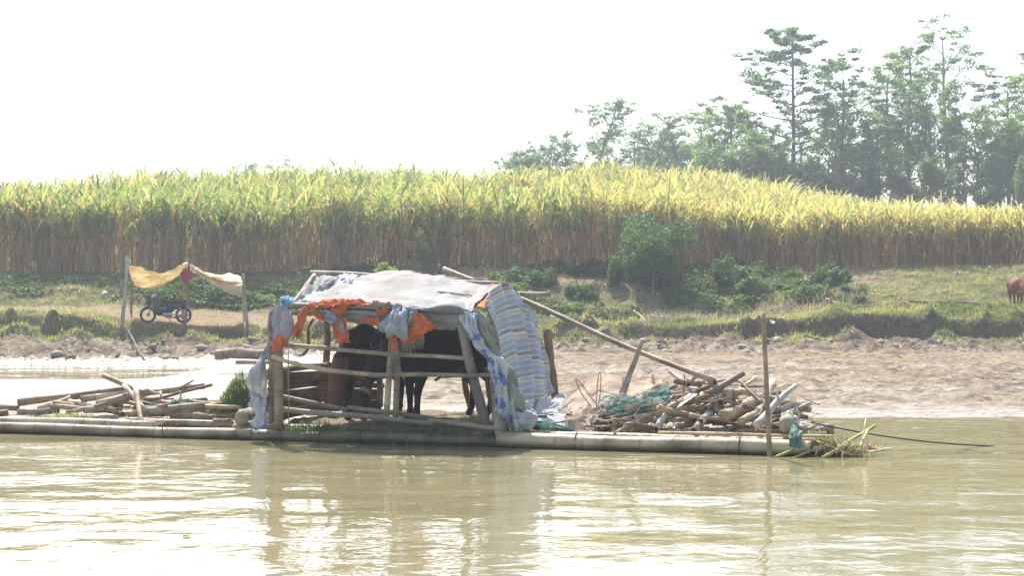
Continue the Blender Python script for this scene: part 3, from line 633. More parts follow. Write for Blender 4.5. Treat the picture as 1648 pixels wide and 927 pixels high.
m_patch = mat('blue_white_patched_cloth', (.55, .56, .57), (.14, .22, .46), scale=4, rough=.75, transl=.2, ramp=(.54, .58), bump=.4)
m_grey = mat('grey_blanket', (.42, .43, .44), (.27, .28, .30), scale=7, rough=.95, bump=.6, transl=.1)
m_fr = mat('frayed_threads', (.50, .46, .40), (.34, .31, .27), rough=.9, transl=.3)
m_olive = mat('faded_khaki_sheet', (.40, .38, .29), (.24, .24, .18), scale=6, rough=.9, bump=.6, transl=.15)
m_stripe = mat_stripes()
m_net = mat('beige_netting', (.62, .52, .40), (.42, .31, .22), scale=3, rough=.8, alpha=.38, transl=.3)
m_gnet = mat('green_netting', (.06, .26, .22), (.04, .15, .13), scale=5, rough=.7, alpha=.42, transl=.3)
m_gcl = mat('green_cloth', (.10, .20, .16), (.2, .28, .22), scale=6, rough=.8, transl=.2)
m_muck = mat('straw_and_dung', (.10, .08, .05), (.17, .14, .085), scale=6, rough=.95, bump=1)
m_rope = mat('dark_rope', (.03, .03, .035), (.06, .06, .06), scale=40, rough=.8)
m_yel = mat('yellow_awning_sheet', (.82, .75, .55), (.62, .48, .26), scale=1.6, rough=.6, transl=.5, ramp=(.42, .66), bump=.3)
m_yedge = mat('pale_awning_hem', (.82, .74, .60), (.66, .56, .42), scale=3, rough=.6, transl=.4)
m_mag = mat('magenta_plastic_bag', (.55, .08, .34), (.42, .05, .28), scale=5, rough=.4, transl=.5)
m_gstalk = mat('green_bamboo_stalk', (.28, .30, .07), (.42, .36, .12), scale=3, rough=.5, attr=True)
m_lit = mat('pale_litter', (.75, .75, .73), (.6, .6, .58), scale=9, rough=.6)
m_blit = mat('blue_litter', (.10, .35, .60), (.3, .5, .65), scale=9, rough=.5)
m_rlit = mat('red_litter', (.60, .06, .05), (.45, .06, .05), scale=9, rough=.6)

# ------------------------------------------------------------------ bamboo and log makers
def bamboo_mb(a, b, r, node=.3, taper=.9, sag=0, n=10, mb=None, tint=(1, 1, 1), wob=.004):
    a, b = np.array(a, float), np.array(b, float); L = np.linalg.norm(b - a); mb = mb or MB()
    t = [0]; x = rng.uniform(.1, node)
    rr = [1.0]
    cc = [1.0]
    while x < L - .05:
        for dx, k, q in ((-.025, 1, .97), (-.006, 1.04, .72), (.008, 1.04, .85), (.03, 1, 1.0)):
            t.append((x + dx) / L); rr.append(k); cc.append(q)
        x += node * rng.uniform(.7, 1.3)
    t.append(1); rr.append(1.0); cc.append(1.0); t = np.array(t)
    P = a + (b - a) * t[:, None]; P[:, 2] -= sag * 4 * t * (1 - t)
    ph = rng.uniform(0, 6.28, 2); P[:, 2] += wob * np.sin(t * 9 + ph[0]) * L; P[:, 1] += wob * np.sin(t * 7 + ph[1]) * L
    rad = r * np.array(rr) * (1 - (1 - taper) * t)
    seg = 1 + .10 * np.sin(np.arange(len(t)) // 4 * 2.7 + ph[0])
    c = np.repeat((np.array(cc) * seg)[:, None] * np.array(tint)[None], n, axis=0); c = np.vstack([c, c[-1:] * .5, c[-1:] * .5])
    mb.tube(P, rad, n, colr=c); return mb
def log_mb(a, b, r0, r1, n=9, rough_=.12, bend=.03, tint=(1, 1, 1), k=9, mb=None):
    a, b = np.array(a, float), np.array(b, float); mb = mb or MB(); t = np.linspace(0, 1, k); L = np.linalg.norm(b - a)
    P = a + (b - a) * t[:, None]; ph = rng.uniform(0, 6.28, 3); P += np.stack([np.sin(t * 3 + ph[0]), np.sin(t * 4 + ph[1]), np.sin(t * 3.5 + ph[2])], -1) * bend * L * np.sin(t * np.pi)[:, None]
    rad = (r0 + (r1 - r0) * t) * (1 + rough_ * rng.normal(0, .6, k)); mb.tube(P, rad, n, colr=np.vstack([np.tile(np.array(tint), (k * n, 1)), np.array([tint, tint]) * 1.3])); return mb
def endcap(a, b, r, m, parent, name='hollow_end', f=.72):
    a, b = np.array(a, float), np.array(b, float); d = (a - b) / np.linalg.norm(a - b); e = MB(); e.tube([a - d * .01, a + d * .006], r * f, 10); return e.build(name, m, parent)
def bpole(name, a, b, r, label, cat='bamboo pole', group=None, m=None, hollow=True, node=.3, taper=.9, sag=0, **k):
    base = (np.array(a, float) + np.array(b, float)) / 2; base[2] = min(a[2], b[2]) - r
    t = thing(name, label, cat, tuple(base), group); bamboo_mb(a, b, r, node, taper, sag, **k).build('culm', m or m_bam, t)
    if hollow: endcap(a, b, r, m_dark, t)
    return t
def wlog(name, a, b, r0, r1, label, cat='log', group=None, m=None, cut=True, twigs=(), **k):
    base = (np.array(a, float) + np.array(b, float)) / 2; base[2] = min(a[2], b[2]) - r0
    t = thing(name, label, cat, tuple(base), group); log_mb(a, b, r0, r1, **k).build('stem', m or m_wood, t)
    for (p, q, r) in twigs: log_mb(p, q, r, r * .3, n=5, bend=.06).build('twig', m or m_wood, t)
    if cut: endcap(a, b, r0, m_cut, t, 'cut_end', .93)
    return t

# ------------------------------------------------------------------ the raft
raft = thing('bamboo_raft', 'long low bamboo raft floating along the muddy shore under the cattle shed', 'raft', tuple(RU(-2, 1.8, 0)))
def rp(u0, u1, v, z, r, m=m_bamw, node=.4, tint=(1, 1, 1), name='bamboo_pole'):
    b_ = bamboo_mb(RU(u0, v, z), RU(u1, v, z), r, node, .97, n=12, tint=tint, wob=.0018); V = b_.v[0]
    # underside shade painted in, with wet dirt, up to an uneven line
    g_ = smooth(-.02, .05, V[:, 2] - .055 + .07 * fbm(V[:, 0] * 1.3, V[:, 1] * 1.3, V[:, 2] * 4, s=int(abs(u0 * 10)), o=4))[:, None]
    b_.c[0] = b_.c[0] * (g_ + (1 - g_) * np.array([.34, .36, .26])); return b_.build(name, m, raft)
rp(-9.2, -3.9, .02, .075, .085, tint=(.78, .76, .68)); rp(-4.1, .1, .04, .065, .09, tint=(.55, .55, .45)); rp(-.2, 4.02, .0, .10, .105, tint=(1.1, 1.1, 1.0))  # middle pole tinted darker: the shed's shade put into its colour
rp(-9.2, -5.6, .22, .15, .085); rp(-5.7, -4.35, .30, .20, .05, tint=(1.15, 1.1, 1)); rp(-4.3, .4, .24, .14, .08, tint=(.55, .55, .45)); rp(.5, 4.15, .20, .15, .07); rp(2.0, 4.3, .14, .245, .022, m=m_bam, tint=(1.2, 1.1, .9))  # same shed shade in the dark tint of the pole along its front
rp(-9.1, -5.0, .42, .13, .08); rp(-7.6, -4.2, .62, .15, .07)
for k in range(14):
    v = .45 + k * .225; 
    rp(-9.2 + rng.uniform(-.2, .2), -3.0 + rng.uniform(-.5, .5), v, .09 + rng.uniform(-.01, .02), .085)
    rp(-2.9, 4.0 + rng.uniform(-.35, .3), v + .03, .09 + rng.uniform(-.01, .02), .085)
for u in (-8.2, -6.4, -4.6, -2.6, -.6, 1.4, 3.3): bamboo_mb(RU(u, .1, .01), RU(u + .05, 3.5, .01), .05, .4).build('cross_pole', m_bamw, raft)
# lashings
for u in (-8.6, -5.3, -2.2, .9, 3.1):
    s = MB(); th = np.linspace(0, 2 * np.pi, 16); 
    s.tube(np.array([RU(u + .02 * i / 16, .02 + .12 * math.cos(a), .1 + .125 * math.sin(a)) for i, a in enumerate(th)]), .008, 5, caps=False); s.build('lashing', m_rope, raft)

# straw, dung and mud bedding over the deck inside the shed
G = np.array([[RU(u, v, .205 + .05 * float(fbm(u * 2, v * 2, s=3)) + .04 * float(fbm(u * 7, v * 7, s=4))) for v in np.linspace(.12, 3.45, 40)] for u in np.linspace(-3.75, .55, 60)])
G[0, :, 2] = G[-1, :, 2] = .12; G[:, 0, 2] = G[:, -1, 2] = .12
s = MB(); s.grid(G); bed = s.build('bedding', m_muck); tag(bed, 'dark trodden layer of straw and dung covering the raft floor under the cows', 'bedding')
# cut grass and weeds
def tuft(u, v, z, n, rad, h, label, c0=(.10, .17, .05), c1=(.26, .28, .10), name='weed_tuft', cat='weeds', group='weeds growing on the raft', lean=.6, wd=.012, dom=0, hang=False):
    uu, vv = rng.normal(0, rad, n), rng.normal(0, rad * .6, n); zz = z + (dom * np.exp(-(uu ** 2 + (vv * 1.6) ** 2) / (2 * rad ** 2)) * rng.uniform(.2, 1, n))
    P = np.array([RU(u + a, v + b, c) for a, b, c in zip(uu, vv, zz)]); q = rng.uniform(0, 1, n)[:, None]; c = np.array(c0) * (1 - q) + np.array(c1) * q
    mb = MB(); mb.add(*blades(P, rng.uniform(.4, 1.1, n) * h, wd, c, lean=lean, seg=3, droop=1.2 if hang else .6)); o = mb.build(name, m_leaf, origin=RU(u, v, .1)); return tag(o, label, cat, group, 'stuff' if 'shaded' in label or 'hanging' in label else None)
def uz(px, py, v): p = RP(px, py, v) - O0; return float(np.dot(p, U)), float(p[2])
u_, z_ = uz(392, 668, 1.2); tuft(u_ - .05, 1.2, .18, 4200, .25, .17, 'mound of freshly cut green grass heaped against the left side of the shed', name='grass_heap', cat='cut grass', group=None, dom=.72, c0=(.10, .16, .05), c1=(.32, .33, .14))
for px, py, v, n, rad, h, l in ((95, 676, .35, 150, .10, .22, 'bushy green weed with small leaves at the left of the raft'), (120, 674, .45, 110, .08, .2, 'yellow green weed beside the bushy one at the left of the raft'),
        (290, 682, .5, 260, .22, .10, 'low grass between the short logs left of the grass heap'), (235, 684, .3, 160, .15, .09, 'low grass around the foot of the crossed sticks'),
        (60, 668, .7, 90, .1, .14, 'thin weeds under the long leaning log at far left'), (560, 692, .1, 420, .35, .16, 'dark green grass hanging along the shaded front of the shed'),
        (500, 695, .08, 260, .2, .2, 'grass clump hanging over the front pole by the left shed post'), (690, 696, .1, 260, .3, .12, 'sparse grass on the shaded front edge below the right cow'), (1045, 672, .9, 7, .004, .25, 'single green shoot among the timber heap'),
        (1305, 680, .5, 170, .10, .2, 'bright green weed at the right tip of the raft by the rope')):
    u_, z_ = uz(px, py, v); tuft(u_, v, .17, n, rad, h, l, hang='hanging' in l, c0=(.05, .10, .04) if 'shaded' in l or 'hanging' in l else (.14, .2, .05), c1=(.14, .2, .08) if 'shaded' in l or 'hanging' in l else (.4, .42, .15))  # grass along the shed front gets darker blades, its shade put in colour
# loose straw and chips over the deck
mb = MB()
for (u0, u1, v0, v1, n) in ((-9, -3.9, .2, 3.0, 900), (-3.7, .5, .1, 3.3, 1400), (.6, 4.0, .2, 3.0, 900)):
    P = np.array([RU(a, b, .2) for a, b in zip(rng.uniform(u0, u1, n), rng.uniform(v0, v1, n))]); c = np.array([.34, .27, .18]) * rng.uniform(.35, 1.2, (n, 1))
    V, Fq, cc = blades(P, rng.uniform(.05, .22, n), .012, c, lean=2.2, seg=2, droop=.9); mb.add(V, Fq, cc)
tag(mb.build('straw_litter', m_leaf, origin=RU(-2, 1.5, .18)), kind='stuff')

# ------------------------------------------------------------------ the shed
shed = thing('cattle_shed', 'makeshift open fronted cattle shed of bamboo posts with a pale sheet roof, on the raft', 'shed', tuple(RU(-1.6, 1.6, .17)))
def SP(name, a, b, r, m=m_bam, hollow=False, **k):
    A, B = RP(*a), RP(*b); o = bamboo_mb(A, B, r, **k).build(name, m, shed); return o
def SL(name, a, b, r0, r1, m=m_wood, **k): return log_mb(RP(*a), RP(*b), r0, r1, **k).build(name, m, shed)
SP('post', (449, 690, .08), (448, 492, .08), .068, node=.45, tint=(.85, .8, .74)); SL('post', (434, 688, .3), (437, 500, .3), .05, .05, m=m_wood)
SP('post', (622, 672, .18), (630, 545, .1), .045, node=.35, tint=(.88, .86, .78)); SP('post', (637, 672, .2), (641, 550, .12), .045, node=.35, tint=(.88, .86, .78))
SL('post', (786, 698, .05), (737, 500, .05), .075, .065, m=m_bamg, bend=.01, rough_=.05, tint=(.8, .76, .7)); SL('post', (800, 698, .2), (782, 590, .2), .03, .025, m=m_brwood)
s = MB(); P = np.linspace(RP(807, 703, .0), RP(794, 585, .12), 7); s.tube(P, [.085, .085, .09, .08, .085, .08, .085], 8, squash=.25); s.build('plank_post', m_wood, shed)
SL('post', (528, 652, 2.7), (524, 505, 2.5), .065, .055, m=m_brwood, rough_=.05); SL('post', (612, 655, 2.9), (604, 560, 2.9), .055, .05, m=m_brwood)
SL('post', (757, 655, 3.0), (742, 560, 3.0), .05, .05, m=m_brwood); SL('post', (894, 642, 3.1), (880, 530, 3.1), .07, .075, m=m_brwood, bend=.01)
SL('post', (826, 650, 3.0), (818, 480, 2.8), .05, .05, m=m_brwood)
# rails along the front
SP('rail', (452, 556, .0), (762, 579, .0), .033, node=.5, tint=(.9, .88, .82)); SP('rail', (438, 575, -.03), (612, 604, -.03), .036, sag=.05, node=.5, tint=(.92, .86, .78)); SP('rail', (596, 603, -.05), (792, 604, -.05), .034, node=.5, tint=(.92, .86, .78))
SP('rail', (455, 659, -.02), (700, 681, -.02), .042, node=.5, tint=(.8, .8, .72)); SP('rail', (690, 676, .0), (812, 692, .0), .036, node=.5, tint=(.6, .6, .55)); SP('rail', (425, 633, .3), (560, 660, .3), .036, node=.4, tint=(.7, .66, .6)); SP('rail', (560, 655, .4), (770, 684, .4), .036, node=.4, tint=(.6, .58, .52))
SL('brace', (700, 612, 2.9), (752, 585, 2.9), .028, .02, m=m_brwood); SL('rail', (615, 597, 3.1), (760, 596, 3.1), .03, .03, m=m_brwood)
# left side wall: stacked poles from front to back
for i in range(9):
    z = .28 + i * .088; log_mb(RU(-3.78 + rng.uniform(-.03, .03), .3, z), RU(-3.62, 2.9, z + rng.uniform(-.03, .03)), .05, .045, bend=.008).build('wall_pole', m_brwood, shed)
for i in range(9):
    z = .28 + i * .088; log_mb(RU(-3.7, 2.95, z), RU(-3.05 + rng.uniform(-.1, .1), 3.05, z + rng.uniform(-.03, .03)), .05, .045, bend=.008).build('wall_pole', m_brwood, shed)
# roof beams
SP('roof_beam', (452, 492, .12), (765, 505, .1), .045, node=.5, tint=(.9, .9, .85)); SP('roof_beam', (470, 503, .05), (748, 512, .03), .035, node=.5, tint=(.8, .8, .75)); SL('roof_beam', (530, 500, .0), (742, 499, .0), .03, .03, m=m_wood)
SP('ridge_beam', (500, 438, 1.9), (818, 459, 1.9), .04, node=.5); SP('roof_beam', (505, 442, 2.0), (600, 446, 2.0), .03); SP('roof_beam', (812, 473, 2.8), (886, 474, 2.8), .04, tint=(1.1, 1.05, .95)); SP('roof_beam', (838, 491, 2.8), (868, 490, 2.8), .025)
SL('rafter', (455, 500, .1), (508, 441, 1.9), .035, .03); SL('rafter', (640, 500, .1), (655, 450, 1.9), .035, .03); SL('rafter', (748, 500, .1), (806, 459, 1.9), .035, .03); SL('rafter', (493, 455, 1.6), (540, 447, 1.8), .02, .02)

def cr_(P, n):   # smooth resampling through control points along axis 0
    P = np.asarray(P, float); k = len(P); x = np.linspace(0, k - 1, n); i = np.minimum(x.astype(int), k - 2); f = (x - i).reshape(-1, *([1] * (P.ndim - 1)))
    p0 = P[np.maximum(i - 1, 0)]; p1 = P[i]; p2 = P[i + 1]; p3 = P[np.minimum(i + 2, k - 1)]
    return .5 * (2 * p1 + (p2 - p0) * f + (2 * p0 - 5 * p1 + 4 * p2 - p3) * f * f + (3 * p1 - p0 - 3 * p2 + p3) * f ** 3)
def drape(rows, nu=40, nv=30, wr=.03, wsc=(3, 3), edge=.02, fold=0, fn=6, world=False, sd=None, fdir=1):
    """cloth through rows of control points (photo x, photo y, depth on the raft); fold adds gathered pleats"""
    Pts = np.array([[p if world else RP(*p) for p in r] for r in rows], float)
    Gd = cr_(Pts, nv).transpose(1, 0, 2); Gd = cr_(Gd, nu).transpose(1, 0, 2)      # nv x nu x 3
    du = np.gradient(Gd, axis=1); dv = np.gradient(Gd, axis=0); N_ = np.cross(du, dv); N_ /= np.linalg.norm(N_, axis=2, keepdims=True) + 1e-9
    sd = int(rng.integers(0, 999)) if sd is None else sd
    vv, uu = np.meshgrid(np.linspace(0, 1, nv), np.linspace(0, 1, nu), indexing='ij')
    d = wr * fbm(uu * wsc[0] * 2, vv * wsc[1] * 2, s=sd, o=4) * 1.6
    if fold:
        ph = uu if fdir else vv; wob = fbm(uu * 3, vv * 2, s=sd + 5, o=2) * 1.2
        d = d + fold * np.sin(ph * fn * 6.283 + wob * 2.5) * (.55 + .45 * (vv if fdir else uu)) + fold * .4 * np.sin(ph * fn * 2.3 * 6.283 + wob * 4)
    Gd = Gd + N_ * d[..., None]
    eo = edge * fbm(uu * 14, vv * 14, s=sd + 9, o=3); em = np.maximum(smooth(.93, 1, vv), np.maximum(smooth(.95, 1, uu), smooth(.05, 0, uu)))
    Gd = Gd + (dv / (np.linalg.norm(dv, axis=2, keepdims=True) + 1e-9)) * (eo * em)[..., None]
    st = np.stack([uu, vv, 0 * uu + .001], -1); return Gd, st
def cloth(name, m, rows, label=None, cat='cloth', group=None, parent=None, thick=.006, **k):
    Gd, st = drape(rows, **k); mb = MB(); mb.grid(Gd, None, st); o = mb.build(name, m, parent)
    md = o.modifiers.new('thickness', 'SOLIDIFY'); md.thickness = thick
    if label: tag(o, label, cat, group)
    return o
# roof sheets (parts of the shed)
cloth('roof_sheet', m_roof, [[(584, 440, 1.95), (660, 437, 1.95), (730, 447, 1.95), (803, 457, 1.95)], [(560, 452, 1.4), (650, 452, 1.4), (725, 462, 1.4), (790, 468, 1.4)], [(528, 470, .7), (640, 472, .7), (715, 480, .7), (774, 484, .7)], [(500, 486, .1), (600, 488, .0), (690, 493, -.02), (758, 497, .0)], [(503, 494, .0), (600, 494, -.04), (690, 500, -.05), (756, 503, -.03)]], parent=shed, nu=90, nv=60, wr=.05, wsc=(2.5, 2.0), fold=.01, fn=2.2, edge=.06)
cloth('roof_sheet', m_roof, [[(803, 457, 1.97), (730, 447, 1.97), (655, 438, 1.97), (584, 440, 1.97)], [(818, 470, 3.3), (735, 462, 3.3), (650, 452, 3.3), (570, 452, 3.3)]], parent=shed, nu=50, nv=30, wr=.03)
cloth('roof_patch', m_white, [[(508, 446, 1.85), (545, 443, 1.9), (578, 447, 1.9)], [(486, 470, 1.1), (520, 458, 1.3), (545, 456, 1.5)], [(472, 489, .5), (500, 473, .8), (532, 460, 1.3)]], parent=shed, nu=40, nv=30, wr=.05, fold=.03, fn=3)
cloth('roof_patch', m_navy, [[(545, 441, 1.85), (584, 441, 1.9)], [(533, 466, 1.1), (560, 458, 1.35)], [(520, 474, .8), (540, 468, 1.0)]], parent=shed, nu=24, nv=24, wr=.03)
cloth('roof_patch', m_white, [[(540, 462, 1.25), (563, 452, 1.5)], [(548, 474, .95), (570, 461, 1.2)]], parent=shed, nu=20, nv=12, wr=.05)
cloth('roof_patch', m_blue, [[(484, 481, .7), (505, 470, .95), (532, 468, .95)], [(480, 489, .4), (506, 485, .4), (535, 474, .7)]], parent=shed, nu=24, nv=14, wr=.03)
cloth('roof_patch', m_white, [[(470, 486, .35), (505, 483, .3), (545, 473, .6)], [(476, 499, .02), (510, 497, -.02), (552, 490, .0)]], parent=shed, nu=30, nv=14, wr=.04)
cloth('roof_patch', m_navy, [[(783, 459, 1.75), (797, 457, 1.9)], [(762, 484, .8), (776, 486, .75)], [(757, 492, .4), (768, 494, .35)]], parent=shed, nu=16, nv=24, wr=.02)
cloth('roof_patch', m_or, [[(794, 456, 1.9), (800, 457, 1.9)], [(780, 474, 1.2), (790, 474, 1.2)], [(767, 495, .3), (779, 496, .3)]], parent=shed, nu=12, nv=24, wr=.02)
cloth('eave_sheet', m_white, [[(545, 499, -.04), (600, 500, -.05), (660, 502, -.06), (740, 506, -.05)], [(542, 511, .02), (600, 514, .0), (665, 520, .02), (738, 522, .0)], [(548, 518, .1), (600, 520, .1), (680, 528, .08), (733, 530, .05)]], parent=shed, nu=70, nv=20, wr=.03, fold=.012, fn=7)

cloth('roof_hem', m_white, [[(540, 480, .42), (610, 480, .35), (690, 484, .3), (765, 486, .35)], [(535, 490, .05), (610, 491, -.02), (690, 496, -.05), (760, 499, -.03)], [(538, 497, -.06), (610, 496, -.09), (690, 501, -.1), (757, 504, -.07)]], parent=shed, nu=110, nv=16, wr=.03, wsc=(5, 1.5), edge=.06)
SL('roof_stick', (600, 470, .8), (760, 476, .9), .012, .01); SL('roof_stick', (520, 478, .5), (690, 489, .2), .012, .01)
# hangings
cloth('striped_tarpaulin', m_stripe, [[(778, 492, .25), (796, 462, 1.3), (815, 457, 2.0), (838, 478, 2.5), (856, 505, 3.0)],
    [(790, 530, .3), (808, 505, 1.2), (830, 500, 2.0), (850, 515, 2.6), (868, 540, 3.05)], [(800, 580, .3), (818, 560, 1.1), (842, 560, 1.9), (862, 570, 2.5), (878, 580, 3.0)],
    [(815, 640, .3), (830, 620, .9), (850, 615, 1.7), (868, 620, 2.3), (884, 612, 2.9)], [(826, 668, .35), (838, 672, .6), (850, 672, 1.2), (865, 655, 2.0), (888, 632, 2.8)]],
    'blue, grey and cream striped tarpaulin closing the right end of the shed', 'tarpaulin', nu=120, nv=110, wr=.028, wsc=(3, 2), edge=.07, fold=.075, fn=3.2)
cloth('crumpled_tarpaulin', m_stripe, [[(812, 600, .1), (824, 612, .3), (836, 625, .5)], [(812, 640, -.05), (830, 645, .1), (852, 655, .4)], [(816, 668, -.1), (838, 672, .0), (862, 672, .4)], [(822, 692, .0), (840, 694, .02), (852, 690, .2)]],
    'lower bunched up end of a cream and blue tarpaulin piled beside the right front post', 'tarpaulin', nu=60, nv=60, wr=.06, wsc=(2, 2.5), fold=.05, fn=2)
cloth('khaki_sheet', m_olive, [[(760, 500, .0), (772, 500, .1), (786, 508, .2)], [(764, 525, -.06), (778, 530, .02), (790, 545, .2)], [(778, 550, -.04), (792, 565, .05), (803, 580, .2)], [(800, 580, .0), (812, 590, .05), (822, 600, .2)], [(815, 620, .0), (824, 630, .1), (836, 640, .3)], [(818, 655, -.02), (835, 660, .05), (852, 668, .3)]],
    'dull khaki sheet rolled down over the right front corner of the shed', 'sheet', nu=40, nv=80, wr=.06, wsc=(2, 6), fold=.04, fn=2)
cloth('patched_cloth', m_patch, [[(738, 503, -.08), (752, 502, -.1), (768, 505, -.08)], [(745, 528, -.12), (758, 530, -.14), (768, 530, -.1)], [(762, 555, -.12), (776, 560, -.14), (788, 565, -.1)], [(782, 582, -.1), (800, 582, -.12), (812, 592, -.05)], [(790, 610, -.1), (804, 615, -.12), (816, 620, -.05)], [(800, 660, -.08), (808, 670, -.1), (816, 680, -.05)]],
    'white cloth with blue patches twisted down the right front post', 'cloth', nu=36, nv=80, wr=.07, wsc=(2, 5), fold=.03, fn=2)
cloth('ground_sheet', m_grey, [[(868, 640, 2.0), (890, 640, 2.6), (912, 636, 2.6)], [(858, 665, 1.2), (880, 660, 1.4), (914, 662, 1.5)], [(852, 684, .5), (880, 682, .6), (915, 684, .6)]], 'dirty white sheet crumpled on the deck right of the shed', 'sheet', nu=40, nv=36, wr=.06, wsc=(2, 2))
# orange cloth pieces
def fringe(rows, n, h, parent, m=m_fr):
    A = np.array([RP(*p) for p in rows]); t = np.sort(rng.uniform(0, 1, n)) * (len(A) - 1); i = np.minimum(t.astype(int), len(A) - 2); P = A[i] + (A[i + 1] - A[i]) * (t - i)[:, None]
    mb = MB()
    for p in P:
        L = h * rng.uniform(.5, 1.2); q = rng.normal(0, .018, (3, 3)); mb.tube([p, p + q[0] * .5 + (0, 0, -L * .5), p + q[1] + (0, 0, -L)], [.005, .004, .002], 3, caps=False)
    return mb.build('fringe', m, parent)
o1 = thing('orange_cloth', 'orange cloth draped over the left half of the front roof edge', 'cloth', tuple(RP(520, 560, -.1)), 'orange cloths on the shed front')
cloth('drape', m_or, [[(505, 488, .0), (530, 481, .05), (560, 485, .0), (600, 488, -.02), (628, 489, -.05)], [(500, 497, -.1), (530, 492, -.12), (556, 492, -.1), (600, 491, -.1), (630, 492, -.08)]], parent=o1, nu=60, nv=16, wr=.05, fold=.02, fn=5)
cloth('drape', m_or, [[(505, 500, -.1), (520, 505, -.12), (540, 495, -.12), (560, 492, -.1)], [(508, 512, -.14), (525, 516, -.14), (540, 512, -.14), (556, 500, -.12)]], parent=o1, nu=40, nv=16, wr=.04, fold=.015, fn=3)
o2 = thing('orange_cloth', 'torn orange strip with a blue patch hanging beside the dark cow back', 'cloth', tuple(RP(552, 552, -.1)), 'orange cloths on the shed front')
cloth('drape', m_or, [[(530, 516, -.12), (545, 514, -.14), (558, 512, -.12)], [(538, 532, -.14), (550, 530, -.15), (560, 530, -.14)], [(540, 553, -.13), (552, 551, -.14), (564, 552, -.13)]], parent=o2, nu=24, nv=30, wr=.03, fold=.02, fn=2)
cloth('patch', m_blue, [[(544, 520, -.17), (552, 518, -.17)], [(547, 536, -.18), (556, 536, -.18)]], parent=o2, nu=10, nv=14, wr=.02)
o3 = thing('orange_cloth', 'orange cloth hanging down the left corner post of the shed', 'cloth', tuple(RP(455, 560, -.05)), 'orange cloths on the shed front')
cloth('drape', m_or, [[(494, 492, .0), (506, 486, .0)], [(480, 512, -.05), (494, 508, -.05)], [(474, 528, -.08), (488, 532, -.08)], [(474, 540, -.08), (481, 544, -.08)]], parent=o3, nu=20, nv=34, wr=.04, fold=.02, fn=2)
cloth('drape', m_or, [[(438, 548, -.1), (452, 537, -.12), (464, 538, -.12)], [(440, 562, -.1), (452, 556, -.13), (464, 548, -.12)], [(443, 568, -.1), (452, 562, -.12), (462, 553, -.1)]], parent=o3, nu=30, nv=16, wr=.04, fold=.015, fn=2)
o4 = thing('orange_cloth', 'large orange cloth with a frayed grey fringe tied over the middle posts', 'cloth', tuple(RP(650, 570, -.1)), 'orange cloths on the shed front')
cloth('drape', m_or, [[(660, 500, -.1), (676, 505, -.14), (690, 514, -.14), (704, 526, -.1)], [(656, 520, -.14), (668, 524, -.16), (682, 526, -.16), (696, 530, -.1)], [(648, 545, -.14), (660, 548, -.16), (672, 540, -.15), (684, 532, -.1)], [(642, 550, -.14), (655, 553, -.15), (668, 550, -.15), (682, 534, -.1)]], parent=o4, nu=40, nv=30, wr=.05, fold=.03, fn=2)
cloth('drape', m_or, [[(600, 484, -.04), (616, 487, -.06), (628, 490, -.08)], [(606, 498, -.1), (616, 500, -.12), (626, 498, -.1)], [(608, 508, -.12), (617, 507, -.12), (624, 504, -.1)]], parent=o4, nu=24, nv=18, wr=.05)
cloth('drape', m_or, [[(577, 513, -.06), (595, 512, -.08), (612, 511, -.08)], [(585, 520, -.06), (600, 522, -.08), (612, 530, -.08)]], parent=o4, nu=24, nv=12, wr=.03)
cloth('drape', m_or, [[(628, 538, -.1), (640, 540, -.12)], [(629, 552, -.12), (640, 554, -.12)], [(629, 567, -.12), (641, 563, -.12)]], parent=o4, nu=14, nv=18, wr=.03)
fringe([(629, 565, -.12), (641, 562, -.12)], 60, .34, o4); fringe([(646, 549, -.14), (660, 552, -.15), (676, 545, -.14), (682, 538, -.12)], 70, .16, o4)
cloth('blanket_bundle', m_grey, [[(626, 500, -.12), (642, 488, -.1), (650, 490, -.1)], [(614, 515, -.2), (632, 505, -.26), (655, 504, -.22)], [(612, 530, -.22), (634, 528, -.28), (656, 520, -.22)], [(622, 538, -.14), (640, 542, -.2), (656, 545, -.14)]], 'grey blanket knotted over the middle of the roof edge', 'blanket', nu=40, nv=40, wr=.06, wsc=(1.2, 1.5), fold=.04, fn=2)
cloth('blue_cloth', m_blue, [[(650, 495, -.1), (662, 495, -.12), (672, 500, -.12)], [(646, 515, -.2), (654, 514, -.2), (664, 512, -.18)], [(652, 535, -.18), (656, 528, -.2), (660, 522, -.18)]], 'blue grey cloth bunched between the grey blanket and the orange cloth', 'cloth', nu=24, nv=24, wr=.05, fold=.03, fn=2)
cloth('blue_cloth', m_blue, [[(518, 500, -.12), (530, 501, -.14), (540, 508, -.13)], [(524, 512, -.15), (534, 514, -.16), (546, 516, -.14)], [(530, 520, -.14), (540, 516, -.15), (548, 512, -.13)]], 'small bright blue rag tucked into the orange cloth near the left of the roof edge', 'rag', nu=24, nv=18, wr=.05, fold=.02, fn=2)
# rag bag hanging on the left post
rb = thing('hanging_rag_bag', 'long grey and pink rag bag with a pale blue top on the left post', 'bag', tuple(RP(463, 545, -.1)))
s = MB(); A = RP(463, 545, -.12); B = RP(461, 488, -.12); t = np.linspace(0, 1, 14); rad = .012 + .075 * np.sin(np.clip(t * 1.25, 0, 1) * np.pi) ** .6 * (1 - .3 * t) + .02; P = A + (B - A) * t[:, None]; P += rng.normal(0, .008, P.shape)
s.tube(P, rad, 14, squash=.8); pk = mat('grey_pink_rag', (.40, .42, .47), (.55, .33, .42), scale=6, rough=.85, transl=.3, bump=.5); s.build('bag_body', pk, rb)
s = MB(); s.add(*leafcloud(np.array([RP(461, 486, -.12)]), np.array([[.09, .07, .09]]), 160, .05, (.2, .5, .65), (.5, .75, .85), shell=.2)); s.build('tied_top', mat('pale_blue_plastic', (1, 1, 1), (.9, .9, .9), attr=True, rough=.4, transl=.4), rb)
